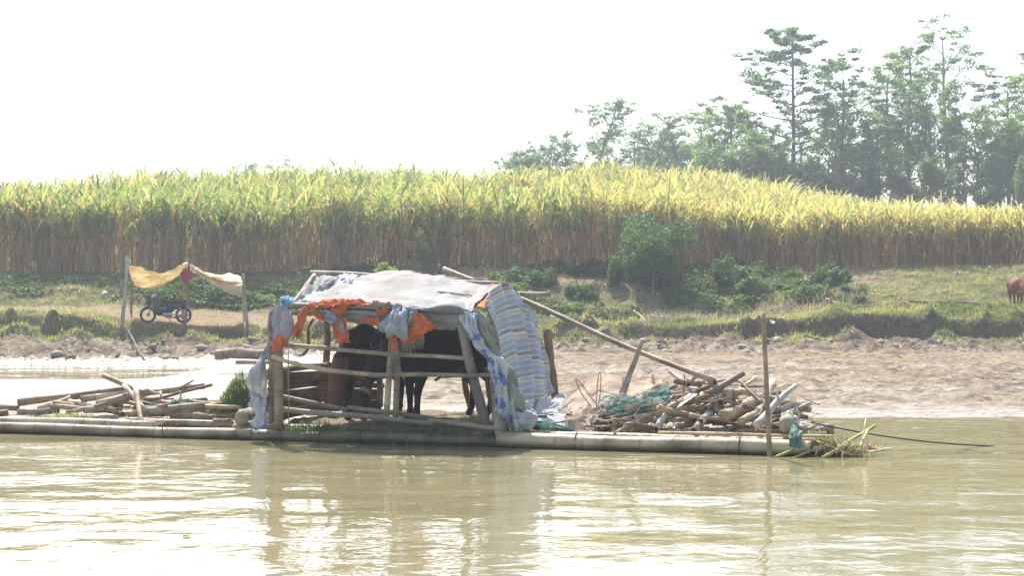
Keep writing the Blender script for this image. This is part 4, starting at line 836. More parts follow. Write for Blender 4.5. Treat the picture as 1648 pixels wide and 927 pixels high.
# cloth wrapped round the corner post, and the bags lower left
cloth('grey_wrap', m_grey, [[(440, 492, .0), (450, 490, -.06), (458, 494, .0)], [(441, 530, .0), (449, 530, -.07), (457, 530, .0)], [(444, 560, .0), (450, 562, -.05), (456, 560, .0)]], 'worn grey rag wrapped round the top of the left corner post', 'rag', nu=20, nv=30, wr=.04, fold=.015, fn=3, fdir=0)
cloth('plastic_sheet', m_white, [[(440, 548, .1), (434, 555, .0), (430, 565, .1)], [(428, 572, .05), (420, 590, -.1), (404, 600, .1)], [(430, 610, .05), (418, 620, -.1), (401, 625, .1)], [(428, 640, .05), (414, 648, -.06), (402, 652, .1)]], 'dirty translucent plastic sheet hanging at the left side of the shed', 'plastic sheet', nu=30, nv=60, wr=.05, wsc=(1.5, 2.5), fold=.015, fn=2)
cloth('patched_sack', m_patch, [[(402, 628, .0), (412, 632, -.08), (426, 640, .0)], [(404, 648, .0), (416, 652, -.1), (430, 660, .0)], [(410, 668, -.04), (420, 670, -.12), (432, 676, .0)], [(399, 678, -.06), (412, 692, -.12), (428, 688, -.04)]], 'blue and white sack drooping over the raft edge left of the shed', 'sack', nu=34, nv=50, wr=.05, wsc=(2, 4), fold=.025, fn=2)
# rags at the very corner and a thin hanging cord
tag(MB().tube(np.array([RP(464, 535, -.14), RP(464, 600, -.14), RP(465, 682, -.1)]), .008, 5).build('cord', m_fr), 'thin cord hanging straight down beside the left front post', 'cord')
wlog('curved_branch', RP(487, 572, 1.4), RP(505, 513, 1.2), .03, .02, 'reddish curved stick in the gap left of the dark cow', 'stick', m=m_brwood, cut=False, bend=.1)

# ------------------------------------------------------------------ long pole and stakes
bpole('leaning_pole', RP(1150, 616, .9), RP(714, 430, 3.3), .038, 'very long bamboo pole leaning from the timber heap up behind the shed roof', node=.5, taper=1.0, tint=(.95, .88, .8))
bpole('upright_pole', RP(1243, 729, -.22) - np.array([0, 0, .8]), RP(1228, 504, -.1), .038, 'upright bamboo pole standing in the water in front of the timber heap', node=.38, taper=.75, tint=(.95, .85, .72), hollow=False)
wlog('short_stake', RP(1001, 636, 1.3), RP(1034, 546, 1.2), .055, .03, 'grey stake sticking up out of the netting heap', 'stake', m=m_wood, cut=False, bend=.008, rough_=.06)
# rope to the water
A = RP(1305, 680, .5); B = np.array([(1597 - 824) / F * 19.73, 19.73, 0.0]); t = np.linspace(0, 1, 40); P = A + (B - A) * t[:, None]; P[:, 2] -= .10 * 4 * t * (1 - t) * .6; P = np.vstack([P, P[-1] + (.35, -.1, -.08)])
tag(MB().tube(P, .011, 6).build('mooring_rope', m_rope), 'dark mooring rope running from the raft tip down into the river', 'rope')

# ------------------------------------------------------------------ left timber heap  (crops of the photograph gave the ends)
GL = 'timber lying on the left of the raft'
def B2(a, b, r, label, group=GL, name='bamboo_log', **k): return bpole(name, RP(*a), RP(*b), r, label, 'bamboo log', group, **k)
B2((30, 648, 1.0), (205, 627, 1.6), .065, 'longest bamboo log at far left with a wide black hollow end', tint=(.8, .7, .62), node=.4)
B2((131, 642, .9), (330, 622, 1.6), .055, 'bamboo log with a black hollow end just under the longest one', tint=(.85, .75, .65))
B2((156, 652, .7), (240, 630, 1.2), .075, 'thick short grey bamboo log resting against the crossed sticks', tint=(.8, .72, .66))
B2((135, 660, .55), (180, 655, .8), .055, 'short bamboo piece under the thick grey log', tint=(.8, .75, .7))
B2((235, 662, .5), (330, 652, .8), .06, 'bamboo log with round open end right of the crossed sticks', tint=(1, .93, .82))
B2((280, 665, .75), (370, 648, 1.2), .05, 'slim log lying behind the low grass left of the grass heap', tint=(.95, .85, .75))
B2((240, 645, 1.2), (342, 619, 1.5), .028, 'long thin stick slanting up to the right across the left timber', tint=(.8, .7, .6), hollow=False)
B2((166, 604, 1.2), (232, 633, 1.1), .042, 'thin pole raised at its left end above the left timber', tint=(.75, .62, .52))
B2((200, 620, 1.0), (236, 662, .45), .038, 'pale stick crossing in front, leaning from upper left', tint=(1.15, 1.05, .95), hollow=False)
B2((218, 621, .9), (228, 680, .25), .042, 'pale stick standing almost upright in the crossed pair', tint=(1.15, 1.05, .95), hollow=False)
B2((2, 655, .9), (30, 657, .9), .05, 'short brown log end at the extreme left of the raft', tint=(.7, .6, .52))
B2((-20, 668, .3), (14, 664, .5), .06, 'dark log stub at the left edge of the view', tint=(.5, .42, .36))
wlog('broken_bark', RP(62, 660, .8), RP(115, 640, 1.1), .07, .05, 'split brown piece of bark under the longest log', 'log', GL, m=m_bam, tint=(1.0, .9, .7))
wlog('rough_log', RP(30, 663, .6), RP(95, 660, .8), .05, .05, 'low rough log beneath the split bark', 'log', GL, m=m_wood)
wlog('dead_branch', RP(288, 625, 1.4), RP(312, 612, 1.4), .02, .012, 'little forked branch above the middle of the left timber', 'branch', GL, m=m_wood, cut=False, twigs=((RP(300, 618, 1.4), RP(320, 626, 1.4), .01),))
wlog('hooked_stick', RP(262, 640, .9), RP(240, 626, .9), .02, .016, 'small hooked white stick on the left timber', 'stick', GL, m=m_bam, cut=False, bend=.25, tint=(1.4, 1.35, 1.25))
wlog('curled_stick', RP(284, 646, .8), RP(288, 629, .8), .02, .014, 'small curled pale stick right of the hooked one', 'stick', GL, m=m_bam, cut=False, bend=.25, tint=(1.4, 1.35, 1.25))
wlog('flat_log', RP(312, 670, .45), RP(345, 673, .5), .06, .055, 'short flat grey log left of the grass heap', 'log', GL, m=m_wood)
wlog('flat_log', RP(345, 678, .3), RP(372, 677, .3), .045, .04, 'thin flat grey log just in front of the grass heap', 'log', GL, m=m_wood)
wlog('big_log', RP(389, 674, .1), RP(420, 650, 1.4), .115, .10, 'big round dark ended log poking out between the grass heap and the sack', 'log', GL, m=m_wood, tint=(.8, .75, .65))
rl = np.random.default_rng(8)
for i in range(44):
    u0 = rl.uniform(-7.8, -4.6); v0 = rl.uniform(.5, 2.2); a = rl.normal(0, .25); L = rl.uniform(.4, 1.2)
    bpole('bamboo_piece', RU(u0, v0, .22 + rl.uniform(0, .24)), RU(u0 + L * math.cos(a), v0 + L * math.sin(a), .22 + rl.uniform(0, .24)), rl.uniform(.025, .05), 'small loose piece of bamboo lying under the larger timber on the left', 'bamboo piece', 'small loose pieces under the left timber', tint=tuple(np.array([.9, .8, .7]) * rl.uniform(.6, 1.15)))
cloth('green_rag', m_gnet, [[(238, 652, .6), (262, 650, .7), (282, 644, .9), (310, 640, 1.0)], [(250, 662, .5), (268, 658, .6), (285, 652, .8), (308, 650, .9)]], 'torn turquoise net rag lying on the left timber', 'rag', nu=40, nv=12, wr=.06)
# ------------------------------------------------------------------ right timber heap
GR = 'timber heaped on the right of the raft'
def C2(a, b, r, label, name='bamboo_log', **k): return bpole(name, RP(*a), RP(*b), r, label, 'bamboo log', GR, **k)
C2((1110, 627, 1.7), (1216, 632, 2.0), .045, 'grey hollow bamboo lying level on top of the heap', m=m_bamg)
C2((1075, 642, 1.3), (1132, 641, 1.9), .05, 'short hollow log pointing left beside the white board')
C2((1056, 690, .35), (1083, 650, .9), .048, 'white broken bamboo slanting down to the raft edge', tint=(1.35, 1.35, 1.3), m=m_bamg)
C2((1001, 686, .45), (1062, 672, .9), .038, 'pale bamboo stick lying left of the white broken one', tint=(1.1, 1, .9), hollow=False)
C2((988, 698, .15), (1004, 687, .35), .014, 'thin sliver of bamboo at the left foot of the heap', tint=(1.2, 1.1, .9), hollow=False)
C2((1106, 679, .6), (1152, 652, 1.3), .052, 'grey hollow bamboo in the shaded middle of the heap', m=m_bamg, tint=(.8, .8, .8))
C2((1117, 694, .25), (1152, 650, 1.0), .058, 'bamboo with a rotten brown end reaching the raft edge', tint=(.95, .85, .75))
C2((1127, 679, .4), (1160, 652, 1.1), .05, 'smaller bamboo with a brown hole beside the rotten one', m=m_bamg)
C2((1152, 636, .8), (1153, 664, .7), .04, 'short grey bamboo stub standing upright in the heap', m=m_bamg, tint=(.8, .8, .85))
wlog('thick_log', RP(1164, 670, .5), RP(1220, 640, 1.5), .085, .08, 'thick brown log with a mossy sawn end in the middle of the heap', 'log', GR, m=m_bam, tint=(.85, .75, .6))
wlog('broken_log', RP(1192, 680, .4), RP(1226, 656, 1.0), .055, .05, 'pale log with a splintered orange end', 'log', GR, m=m_bam, tint=(1.1, 1, .8))
C2((1171, 664, .8), (1226, 642, 1.5), .045, 'straight pale bamboo above the splintered log', tint=(1.1, 1.05, .9), hollow=False)
wlog('forked_branch', RP(1216, 686, .3), RP(1281, 620, .9), .062, .03, 'big grey branch slanting up to the right behind the upright pole', 'branch', GR, m=m_bamg, cut=False, twigs=((RP(1252, 642, .6), RP(1252, 622, .6), .02), (RP(1252, 642, .6), RP(1255, 662, .6), .02), (RP(1235, 655, .5), RP(1212, 628, .7), .02)))
wlog('short_log', RP(1230, 680, .4), RP(1236, 668, 1.1), .04, .04, 'small sawn log end showing left of the upright pole', 'log', GR, m=m_bam, tint=(1.1, 1, .85))
wlog('big_log', RP(1265, 685, .2), RP(1262, 662, 1.5), .11, .10, 'fat greenish log with a pale sawn face at the right end', 'log', GR, m=mat('greenish_log', (.36, .38, .27), (.2, .22, .15), scale=4, rough=.8, bump=.6, attr=True), k=6)
wlog('hooked_branch', RP(1259, 660, .6), RP(1280, 650, .7), .035, .03, 'hooked grey branch over the fat greenish log', 'branch', GR, m=m_bamg, cut=False, twigs=((RP(1279, 650, .7), RP(1287, 674, .5), .028), (RP(1281, 650, .7), RP(1298, 646, .7), .015)))
wlog('small_twig', RP(1296, 642, .8), RP(1318, 652, .7), .012, .006, 'thin dark twig at the far right of the heap', 'twig', GR, cut=False)
P = np.array([RP(1140, 618, 1.2), RP(1166, 612, 1.2), RP(1190, 614, 1.2), RP(1207, 631, 1.0), RP(1226, 648, .8)]); tag(MB().tube(cr_(P, 16), np.linspace(.016, .028, 16), 7, colr=None).build('bent_branch', m_wood), 'long bent grey branch arching over the top of the heap', 'branch', GR)
P = np.array([RP(1112, 640, 1.4), RP(1140, 622, 1.4), RP(1180, 620, 1.4), RP(1215, 622, 1.4)]); tag(MB().tube(cr_(P, 12), .012, 6).build('pale_twig', m_bam), 'pale thin twig lying along the top of the heap', 'twig', GR)
wlog('prop_stick', RP(1104, 622, 1.2), RP(1124, 600, 1.0), .022, .03, 'forked prop carrying the lower end of the long pole', 'stick', GR, m=m_bam, cut=False)
wlog('white_branch', RP(1272, 672, .6), RP(1296, 690, .4), .05, .035, 'white bent root at the right tip of the raft', 'branch', GR, m=m_bamg, cut=False, tint=(1.3, 1.3, 1.3), bend=.12)
wlog('dark_stick', RP(1101, 640, 1.1), RP(1101, 602, 1.1), .008, .006, 'thin dark stick standing upright at the left of the heap', 'stick', GR, cut=False, tint=(.5, .5, .5)); wlog('dark_stick', RP(1180, 662, .7), RP(1180, 626, .7), .01, .008, 'thin dark stick standing upright in the middle of the heap', 'stick', GR, cut=False, tint=(.4, .4, .4))
bd = MB(); A, B, C_, D_ = RP(1089, 656, .5), RP(1097, 652, .45), RP(1122, 634, .8), RP(1108, 633, .85); n_ = np.array([0, -.012, 0]); bd.v = [np.array([A, B, C_, D_, A + n_, B + n_, C_ + n_, D_ + n_])]; bd.f = [np.array([(0, 1, 2, 3), (7, 6, 5, 4), (0, 4, 5, 1), (1, 5, 6, 2), (2, 6, 7, 3), (3, 7, 4, 0)])]; bd.c = [np.ones((8, 3))]; bd.st = [np.zeros((8, 3))]
tag(bd.build('white_board', mat('white_painted_board', (.75, .74, .70), (.6, .58, .52), scale=5, rough=.7), smooth_=False), 'sharp ended white board lying across the left of the right hand heap', 'board')
rl = np.random.default_rng(5)
for i in range(95):
    q = rl.uniform(0, 1); u0 = .95 + q * 2.75; v0 = rl.uniform(.35, 2.1); hmax = .12 + .62 * math.exp(-((u0 - 2.5) / 1.1) ** 2) * math.exp(-((v0 - 1.4) / 1.0) ** 2); z0 = .24 + rl.uniform(0, 1) * hmax; a = rl.normal(.8, 1.3); L = rl.uniform(.3, .95); dz = rl.normal(0, .16)
    A = RU(u0, v0, z0); B = RU(min(3.9, u0 + L * math.cos(a)), v0 + L * abs(math.sin(a)), max(.22, z0 + dz)); tn = tuple(np.array([1, .86, .70]) * rl.uniform(.5, 1.25))
    if i % 3: bpole('bamboo_piece', A, B, rl.uniform(.022, .055), 'short weathered bamboo offcut filling the right hand timber heap', 'bamboo piece', 'short offcuts filling the right hand heap', m=m_bam if i % 2 else m_bamg, tint=tn)
    else: wlog('wood_piece', A, B, rl.uniform(.03, .06), .03, 'short rough wood offcut filling the right hand timber heap', 'wood piece', 'short offcuts filling the right hand heap', m=m_wood if i % 2 else m_bam, tint=tn)
for i in range(110):
    u0 = 1.0 + rl.uniform(0, 2.8); v0 = rl.uniform(.4, 1.8); hm = .3 + .45 * math.exp(-((u0 - 2.5) / 1.0) ** 2); L = rl.uniform(.35, .9); a = rl.normal(0, 1.2); A = RU(u0, v0, hm * rl.uniform(.5, 1)); B = RU(min(4.1, u0 + L * math.cos(a)), v0 + L * math.sin(a) * .5, A[2] + rl.uniform(-.1, .22))
    wlog('twig', A, B, rl.uniform(.007, .018), .004, 'thin dry twig sticking out of the right hand timber heap', 'twig', 'thin dry twigs in the right hand heap', m=(m_wood, m_bamg, m_brwood)[i % 3], cut=False, n=5, k=6, bend=.12, tint=(1.1, 1.1, 1.1))
# brushwood under the netting
rl = np.random.default_rng(9)
for i in range(60):
    u0 = rl.uniform(.25, 1.7); v0 = rl.uniform(.3, 1.9); a = rl.uniform(0, 3.1); L = rl.uniform(.4, .9)
    wlog('brush_stick', RU(u0, v0, .22 + rl.uniform(0, .22)), RU(u0 + L * math.cos(a) * .7, v0 + L * math.sin(a) * .5, .22 + rl.uniform(0, .28)), rl.uniform(.012, .028), .006, 'thin brown stick in the brushwood pile under the netting', 'stick', 'thin sticks piled under the netting', m=m_brwood if i % 2 else m_wood, cut=False, n=5, k=5)
# netting
def heap(rows, m, name, label, nu=70, nv=50, wr=.09, **k): return cloth(name, m, rows, label, 'net', 'fishing nets on the raft', nu=nu, nv=nv, wr=wr, thick=.002, wsc=(3, 2.5), **k)
heap([[(902, 650, 2.2), (925, 625, 2.3), (965, 606, 2.4), (1000, 612, 2.4), (1040, 620, 2.4), (1066, 618, 2.3)], [(900, 665, 1.2), (925, 640, 1.4), (965, 618, 1.5), (1000, 630, 1.5), (1035, 632, 1.6), (1064, 622, 1.7)], [(905, 684, .5), (930, 668, .6), (955, 655, .8), (985, 645, 1.0), (1015, 648, 1.1), (1055, 632, 1.2)], [(912, 692, .3), (935, 688, .3), (950, 684, .4), (968, 664, .6), (1000, 655, .8), (1040, 648, .9)]], m_net, 'fishing_net', 'beige fishing net heaped on the deck right of the shed')
heap([[(965, 640, .9), (985, 632, .9), (1000, 640, .9), (1030, 636, 1.0), (1075, 612, 1.1)], [(966, 652, .7), (985, 650, .7), (1005, 652, .7), (1040, 646, .8), (1080, 636, .9)], [(970, 664, .6), (988, 668, .6), (1010, 668, .6), (1040, 664, .7), (1078, 650, .8)]], m_gnet, 'fishing_net', 'bright green fishing net showing along the lower side of the beige one', wr=.05)
cloth('green_rag', m_gnet, [[(850, 672, .9), (872, 670, .9), (890, 676, .6)], [(856, 682, .6), (880, 684, .5), (905, 688, .35)], [(880, 692, .25), (912, 692, .25), (935, 696, .2)]], 'turquoise net rag trailing along the raft edge right of the shed', 'rag', nu=30, nv=24, wr=.05)
def hoop(pts, label, name='wire_hoop'): tag(MB().tube(cr_(np.array([RP(*p) for p in pts]), 20), .007, 5).build(name, m_brwood), label, 'wire hoop', 'bent hoops standing in the netting')
hoop([(975, 672, .7), (955, 645, .7), (935, 618, .75), (926, 609, .8), (936, 634, .75), (952, 655, .7)], 'narrow bent hoop leaning left out of the netting'); hoop([(960, 655, .8), (961, 625, .8), (964, 601, .8), (967, 604, .8), (966, 630, .8), (963, 652, .8)], 'narrow bent hoop standing upright out of the netting'); hoop([(1000, 622, 1.3), (1004, 607, 1.3), (1011, 615, 1.3)], 'small bent hoop beside the short stake')
bpole('bamboo_stub', RP(1052, 618, 2.0), RP(1050, 601, 2.0), .03, 'short pale bamboo stub standing behind the netting', 'bamboo stub', tint=(1.4, 1.3, 1.1), hollow=False)
# ------------------------------------------------------------------ debris at the raft's right tip
GD = 'driftwood floating at the right tip of the raft'
def WY(px, py, Y): return at(px, py, Y)
def stalk(a, b, r, label, name='bamboo_stalk', m=m_gstalk, **k): return bpole(name, WY(*a), WY(*b), r, label, 'bamboo stalk', GD, m=m, hollow=False, node=.14, **k)
stalk((1243, 738, 18.3), (1313, 708, 18.6), .022, 'thick yellow green stalk slanting down to the water under the raft tip'); stalk((1275, 738, 18.2), (1308, 724, 18.4), .014, 'thin stalk below the thick yellow green one')
stalk((1322, 738, 18.2), (1408, 685, 18.9), .024, 'longest green stalk rising to the right out of the water'); stalk((1313, 710, 18.5), (1372, 733, 18.3), .015, 'yellow stalk crossing in front of the long green one')
stalk((1380, 728, 18.4), (1396, 692, 18.7), .018, 'short pale stalk behind the tip of the longest one', tint=(1.5, 1.4, 1.6)); stalk((1386, 716, 18.5), (1393, 674, 18.7), .008, 'thin white reed standing at the end of the debris', tint=(2, 2.2, 4))
stalk((1396, 728, 18.4), (1433, 722, 18.5), .02, 'white stick floating at the far end of the debris', tint=(1.9, 1.8, 4)); wlog('floating_stick', WY(1000, 733, 18.5), WY(1240, 738, 18.3), .012, .008, 'long straight thin stick floating flat beside the raft', 'stick', cut=False, m=m_bam, bend=.001, tint=(1.2, 1.1, .9))
def stuffclump(px, py, Y, n, rad, label, c0, c1, h=.2, name='weed_tuft', z=.02, lean=1.0):
    p = WY(px, py, Y); P = np.stack([p[0] + rng.normal(0, rad[0], n), p[1] + rng.normal(0, rad[1], n), z + rng.uniform(0, .12, n)], -1); q = rng.uniform(0, 1, n)[:, None]
    mb = MB(); mb.add(*blades(P, rng.uniform(.4, 1.2, n) * h, .01, np.array(c0) * (1 - q) + np.array(c1) * q, lean=lean, seg=3, droop=.8)); return tag(mb.build(name, m_leaf), label, 'weeds', 'weeds and reeds at the raft tip')
stuffclump(1335, 725, 18.6, 900, (.17, .12), 'tangle of dead brown reeds and roots at the raft tip', (.10, .07, .04), (.36, .28, .18), name='reed_tangle'); stuffclump(1325, 715, 18.75, 260, (.10, .08), 'yellow green floating weed within the reed tangle', (.2, .24, .04), (.5, .5, .1), h=.16, z=.06); stuffclump(1365, 728, 18.5, 220, (.14, .08), 'sparse pale straw at the outer end of the reed tangle', (.3, .24, .15), (.6, .52, .4), name='reed_tangle')
log_ = log_mb(WY(1300, 733, 18.6), WY(1385, 722, 18.9), .07, .05, bend=.03, rough_=.2).build('driftwood', m_dark, origin=WY(1340, 733, 18.7)); tag(log_, 'dark half sunk driftwood beneath the reeds at the raft tip', 'driftwood', GD)
s = MB(); s.add(*leafcloud(np.array([WY(1398, 722, 18.5)]), np.array([[.16, .06, .04]]), 60, .04, (.55, .16, .06), (.75, .7, .65), shell=.2)); tag(s.build('torn_wrapper', m_leaf), 'orange and white torn wrapper caught on the floating debris', 'litter')
cloth('green_cloth', m_gcl, [[(1275, 683, .15), (1284, 690, .1), (1292, 695, .1)], [(1270, 700, -.12), (1280, 704, -.12), (1290, 706, -.1)], [(1270, 718, -.13), (1280, 721, -.13), (1290, 720, -.12)]], 'green cloth tied round the right end of the front bamboo', 'cloth', nu=20, nv=24, wr=.03, fold=.006, fn=2)
s = MB(); s.add(*leafcloud(np.array([(-2.76 - .0, 12.1, .012)]), np.array([[.05, .05, .004]]), 14, .03, (.25, .35, .03), (.5, .6, .1), shell=.1, flat=6)); tag(s.build('floating_leaf', m_leaf), 'small yellow green plant floating alone on the open water', 'floating plant')

# ------------------------------------------------------------------ animals
def surface_nets(f, h):
    """closed mesh of the zero level of grid f (negative inside); h voxel size"""
    ins = f < 0; nx, ny, nz = f.shape
    c = np.zeros((nx - 1, ny - 1, nz - 1), int)
    for dx in (0, 1):
        for dy in (0, 1):
            for dz in (0, 1): c += ins[dx:nx - 1 + dx, dy:ny - 1 + dy, dz:nz - 1 + dz]
    act = (c > 0) & (c < 8); idx = -np.ones(act.shape, int); cells = np.argwhere(act); idx[tuple(cells.T)] = np.arange(len(cells))
    acc = np.zeros((len(cells), 3)); cnt = np.zeros(len(cells))
    cor = [(a, b, d) for a in (0, 1) for b in (0, 1) for d in (0, 1)]
    for A in cor:
        for ax in range(3):
            if A[ax]: continue
            B = list(A); B[ax] = 1; fa = f[tuple((cells + A).T)]; fb = f[tuple((cells + B).T)]; m_ = (fa < 0) != (fb < 0); t = np.where(m_, fa / np.where(fa - fb == 0, 1, fa - fb), 0)
            P = np.array(A, float)[None] + t[:, None] * (np.array(B) - np.array(A))[None]; acc[m_] += P[m_]; cnt[m_] += 1
    V = cells + acc / cnt[:, None]; Fq = []
    for ax in range(3):
        b, c_ = (ax + 1) % 3, (ax + 2) % 3
        s0 = [slice(1, -1)] * 3; s0[ax] = slice(0, -1); s1 = list(s0); s1[ax] = slice(1, None)
        A, B = ins[tuple(s0)], ins[tuple(s1)]
        for sign, mk in ((1, A & ~B), (0, ~A & B)):
            e = np.argwhere(mk); off = np.ones(3, int); off[ax] = 0; e = e + off
            q = []
            for db, dc in ((-1, -1), (0, -1), (0, 0), (-1, 0)):
                x = e.copy(); x[:, b] += db; x[:, c_] += dc; q.append(idx[tuple(x.T)])
            q = np.stack(q, -1); Fq.append(q if sign else q[:, ::-1])
    return V * h, np.vstack(Fq)
def sdf_body(caps, k=.05, h=.024):
    A = np.array([c[0] for c in caps]); B = np.array([c[1] for c in caps]); Rm = max(max(c[2], c[3]) for c in caps) + .08
    lo = np.minimum(A, B).min(0) - Rm; hi = np.maximum(A, B).max(0) + Rm; n = np.ceil((hi - lo) / h).astype(int)
    g = np.stack(np.meshgrid(*[lo[i] + np.arange(n[i]) * h for i in range(3)], indexing='ij'), -1); f = None
    for a, b, ra, rb, *q in caps:
        a, b = np.array(a), np.array(b); ks = q[0] if q else k; sq = np.array(q[1]) if len(q) > 1 else np.ones(3)
        ba = (b - a) / sq; pa = (g - a) / sq; t = np.clip((pa @ ba) / (ba @ ba), 0, 1); d = np.linalg.norm(pa - t[..., None] * ba, axis=-1) - (ra + (rb - ra) * t)
        f = d if f is None else (lambda hh: np.minimum(f, d) - hh * hh * ks / 4)(np.maximum(ks - np.abs(f - d), 0) / ks)
    V, Fq = surface_nets(f, h); return V + lo, Fq
def cow(name, label, loc, rz, neck=0.0, tint=((.16, .075, .045), (.055, .035, .03)), hump=True, group='cows on the raft', scale=1.0, headyaw=0.0, step=0.0):
    t = thing(name, label, 'cow', loc, group, rz); t.scale = (scale,) * 3
    S = (1, .82, 1); caps = [((.30, 0, .90), (-.10, 0, .88), .31, .33, .08, S), ((-.10, 0, .88), (-.58, 0, .98), .33, .25, .08, S), ((-.58, 0, 1.0), (-.74, 0, 1.0), .23, .16, .08, S), ((.30, 0, .95), (.50, 0, .98), .29, .22, .08, S)]
    if hump: caps.append(((.34, 0, 1.18), (.22, 0, 1.20), .11, .09, .1, (1, .7, 1)))
    cy, sy_ = math.cos(headyaw), math.sin(headyaw)
    def hd(x, y, z): dx = x - .6; return (.6 + dx * cy - y * sy_, dx * sy_ + y * cy, z + neck)
    caps += [((.48, 0, 1.02), hd(.85, 0, .80 - neck * .5), .21, .14, .07, (1, .75, 1)), (hd(.85, 0, .80 - neck * .5), hd(1.0, 0, .62), .14, .125, .05, (1, .85, 1)), ((.45, 0, .75), hd(.82, 0, .62), .09, .06, .07, (1, .4, 1))]
    caps += [(hd(1.0, 0, .62), hd(1.10, 0, .42), .125, .10, .04, (1, .88, 1)), (hd(1.10, 0, .42), hd(1.17, 0, .20), .095, .07, .04, (1, .95, 1)), (hd(1.17, 0, .19), hd(1.19, 0, .15), .078, .07, .03)]
    for s in (-1, 1):
        caps += [(hd(.97, .10 * s, .66), hd(.93, .31 * s, .61), .028, .05, .03, (.45, 1, 1)), (hd(.93, .30 * s, .61), hd(.94, .37 * s, .57), .048, .018, .02, (.45, 1, 1))]
        st = step * s; caps += [((.42, .15 * s, .92), (.38, .17 * s, .66), .14, .09, .07), ((.38, .17 * s, .66), (.42 + st, .15 * s, .38), .085, .052, .04), ((.42 + st, .15 * s, .38), (.42 + st, .14 * s, .12), .05, .036, .03), ((.42 + st, .14 * s, .11), (.46 + st, .14 * s, .035), .042, .05, .03)]
        caps += [((-.60, .15 * s, .95), (-.50 - st, .19 * s, .68), .19, .12, .08), ((-.50 - st, .19 * s, .68), (-.72 - st, .16 * s, .44), .11, .055, .05), ((-.72 - st, .16 * s, .44), (-.68 - st, .15 * s, .13), .052, .036, .03), ((-.68 - st, .15 * s, .12), (-.63 - st, .15 * s, .035), .042, .05, .03)]
    caps += [((-.84, 0, 1.10), (-.93, 0, .95), .035, .025, .04), ((-.93, 0, .95), (-.93, .02, .55), .024, .02, .02), ((-.93, .02, .55), (-.92, .02, .38), .035, .03, .02)]
    V, Fq = sdf_body(caps); c0, c1 = np.array(tint[0]), np.array(tint[1]); n = len(V)
    q = smooth(.0, .5, fbm(V[:, 0] * 3, V[:, 1] * 3, V[:, 2] * 3, s=3, o=3) * .4 + .25 + .25 * (V[:, 0] < .5))[:, None]; c = c0 * (1 - q) + c1 * q
    head = np.linalg.norm(V - np.array(hd(1.08, 0, .45)), axis=1) < .42; c = np.where(head[:, None], c0 * 1.25, c)
    muz = np.linalg.norm(V - np.array(hd(1.21, 0, .13)), axis=1) < .085; c = np.where(muz[:, None], np.array([.03, .03, .035]), c)
    ring = (np.abs(np.linalg.norm(V - np.array(hd(1.21, 0, .13)), axis=1) - .105) < .02); c = np.where(ring[:, None], np.array([.32, .26, .22]), c)
    hoof = V[:, 2] < .07; c = np.where(hoof[:, None], np.array([.03, .028, .025]), c)
    mb = MB(); mb.add(V, Fq, c); bo = mb.build('body', m_hide, t, local=True)
    for s in (-1, 1):
        e = MB(); e.ball(hd(1.075, .085 * s, .49), .021, 8); e.build('eye', m_eye, t, local=True)
        hn = MB(); p = np.array([hd(.99, .07 * s, .70), hd(1.0, .12 * s, .76), hd(1.02, .13 * s, .84)]); hn.tube(cr_(p, 7), np.linspace(.026, .006, 7), 7); hn.build('horn', m_horn, t, local=True)
    return t
m_hide = mat('cow_hide', (1, 1, 1), (.8, .8, .8), scale=9, rough=.7, attr=True, bump=.15, bscale=80, spec=.2); m_eye = mat('cow_eye', (.01, .008, .006), rough=.15); m_horn = mat('cow_horn', (.16, .14, .12), rough=.5)
u1, _ = uz(545, 640, 1.0); p = RU(u1 + .34, 1.75, .21)
cow('cow', 'cow at the left of the shed facing the river with lowered head', tuple(p), R(-124), tint=((.13, .055, .035), (.012, .009, .011)), scale=1.13, headyaw=.35)
u2, _ = uz(700, 640, 1.6); p = RU(u2 - .02, 1.9, .215)
cow('cow', 'dark cow at the right of the shed standing almost side on behind the tied posts', tuple(p), R(180 + 38), neck=.22, tint=((.04, .024, .02), (.012, .010, .012)), scale=1.15, step=.04)
X3, Y3 = (1636 - 824) / F * 56.5, 56.5
cow('cow', 'red brown cow grazing on the grassy bank at the right edge', (X3, Y3, float(H(X3, Y3)) + .0), R(-102), tint=((.27, .09, .04), (.19, .06, .03)), group=None, scale=.93, headyaw=.6)

# ------------------------------------------------------------------ awning on the bank, motorbike
def GZ(px, Y): X = (px - 824) / F * Y; return X, float(H(X, Y))
GP = 'posts'
aw = thing('post_awning', 'ragged yellow sheet awning stretched between thin wooden posts over the motorbike', 'awning', (GZ(298, 54.5)[0], 54.5, GZ(298, 54.5)[1]))
def post(px0, px1, pyt, Y, r, m=m_wood):
    X0, Z0 = GZ(px0, Y); T = at(px1, pyt, Y); log_mb((X0, Y, Z0 - .15), T, r, r * .8, bend=.012, rough_=.05).build('post', m, aw)
post(196, 205, 414, 52.8, .075, m_bamg); post(211, 213, 452, 55.8, .05, m_brwood); post(297, 304, 418, 53.0, .05, m_brwood); post(294, 295, 424, 55.6, .055, m_bam); post(399, 391, 440, 53.2, .06, m_bamg); post(394, 388, 446, 55.8, .05, m_bam)
def wsheet(rows, m, name, **k): return cloth(name, m, [[tuple(at(*p)) for p in r] for r in rows], parent=aw, world=True, thick=.01, **k)
wsheet([[(207, 429, 52.8), (240, 434, 53), (275, 432, 53), (304, 424, 53)], [(210, 444, 54.2), (245, 450, 54.4), (278, 443, 54.3), (299, 428, 54.3)], [(217, 458, 55.8), (250, 459, 55.8), (275, 447, 55.8), (296, 432, 55.6)]], m_yel, 'awning_sheet', nu=44, nv=30, wr=.12, wsc=(3, 1.5))
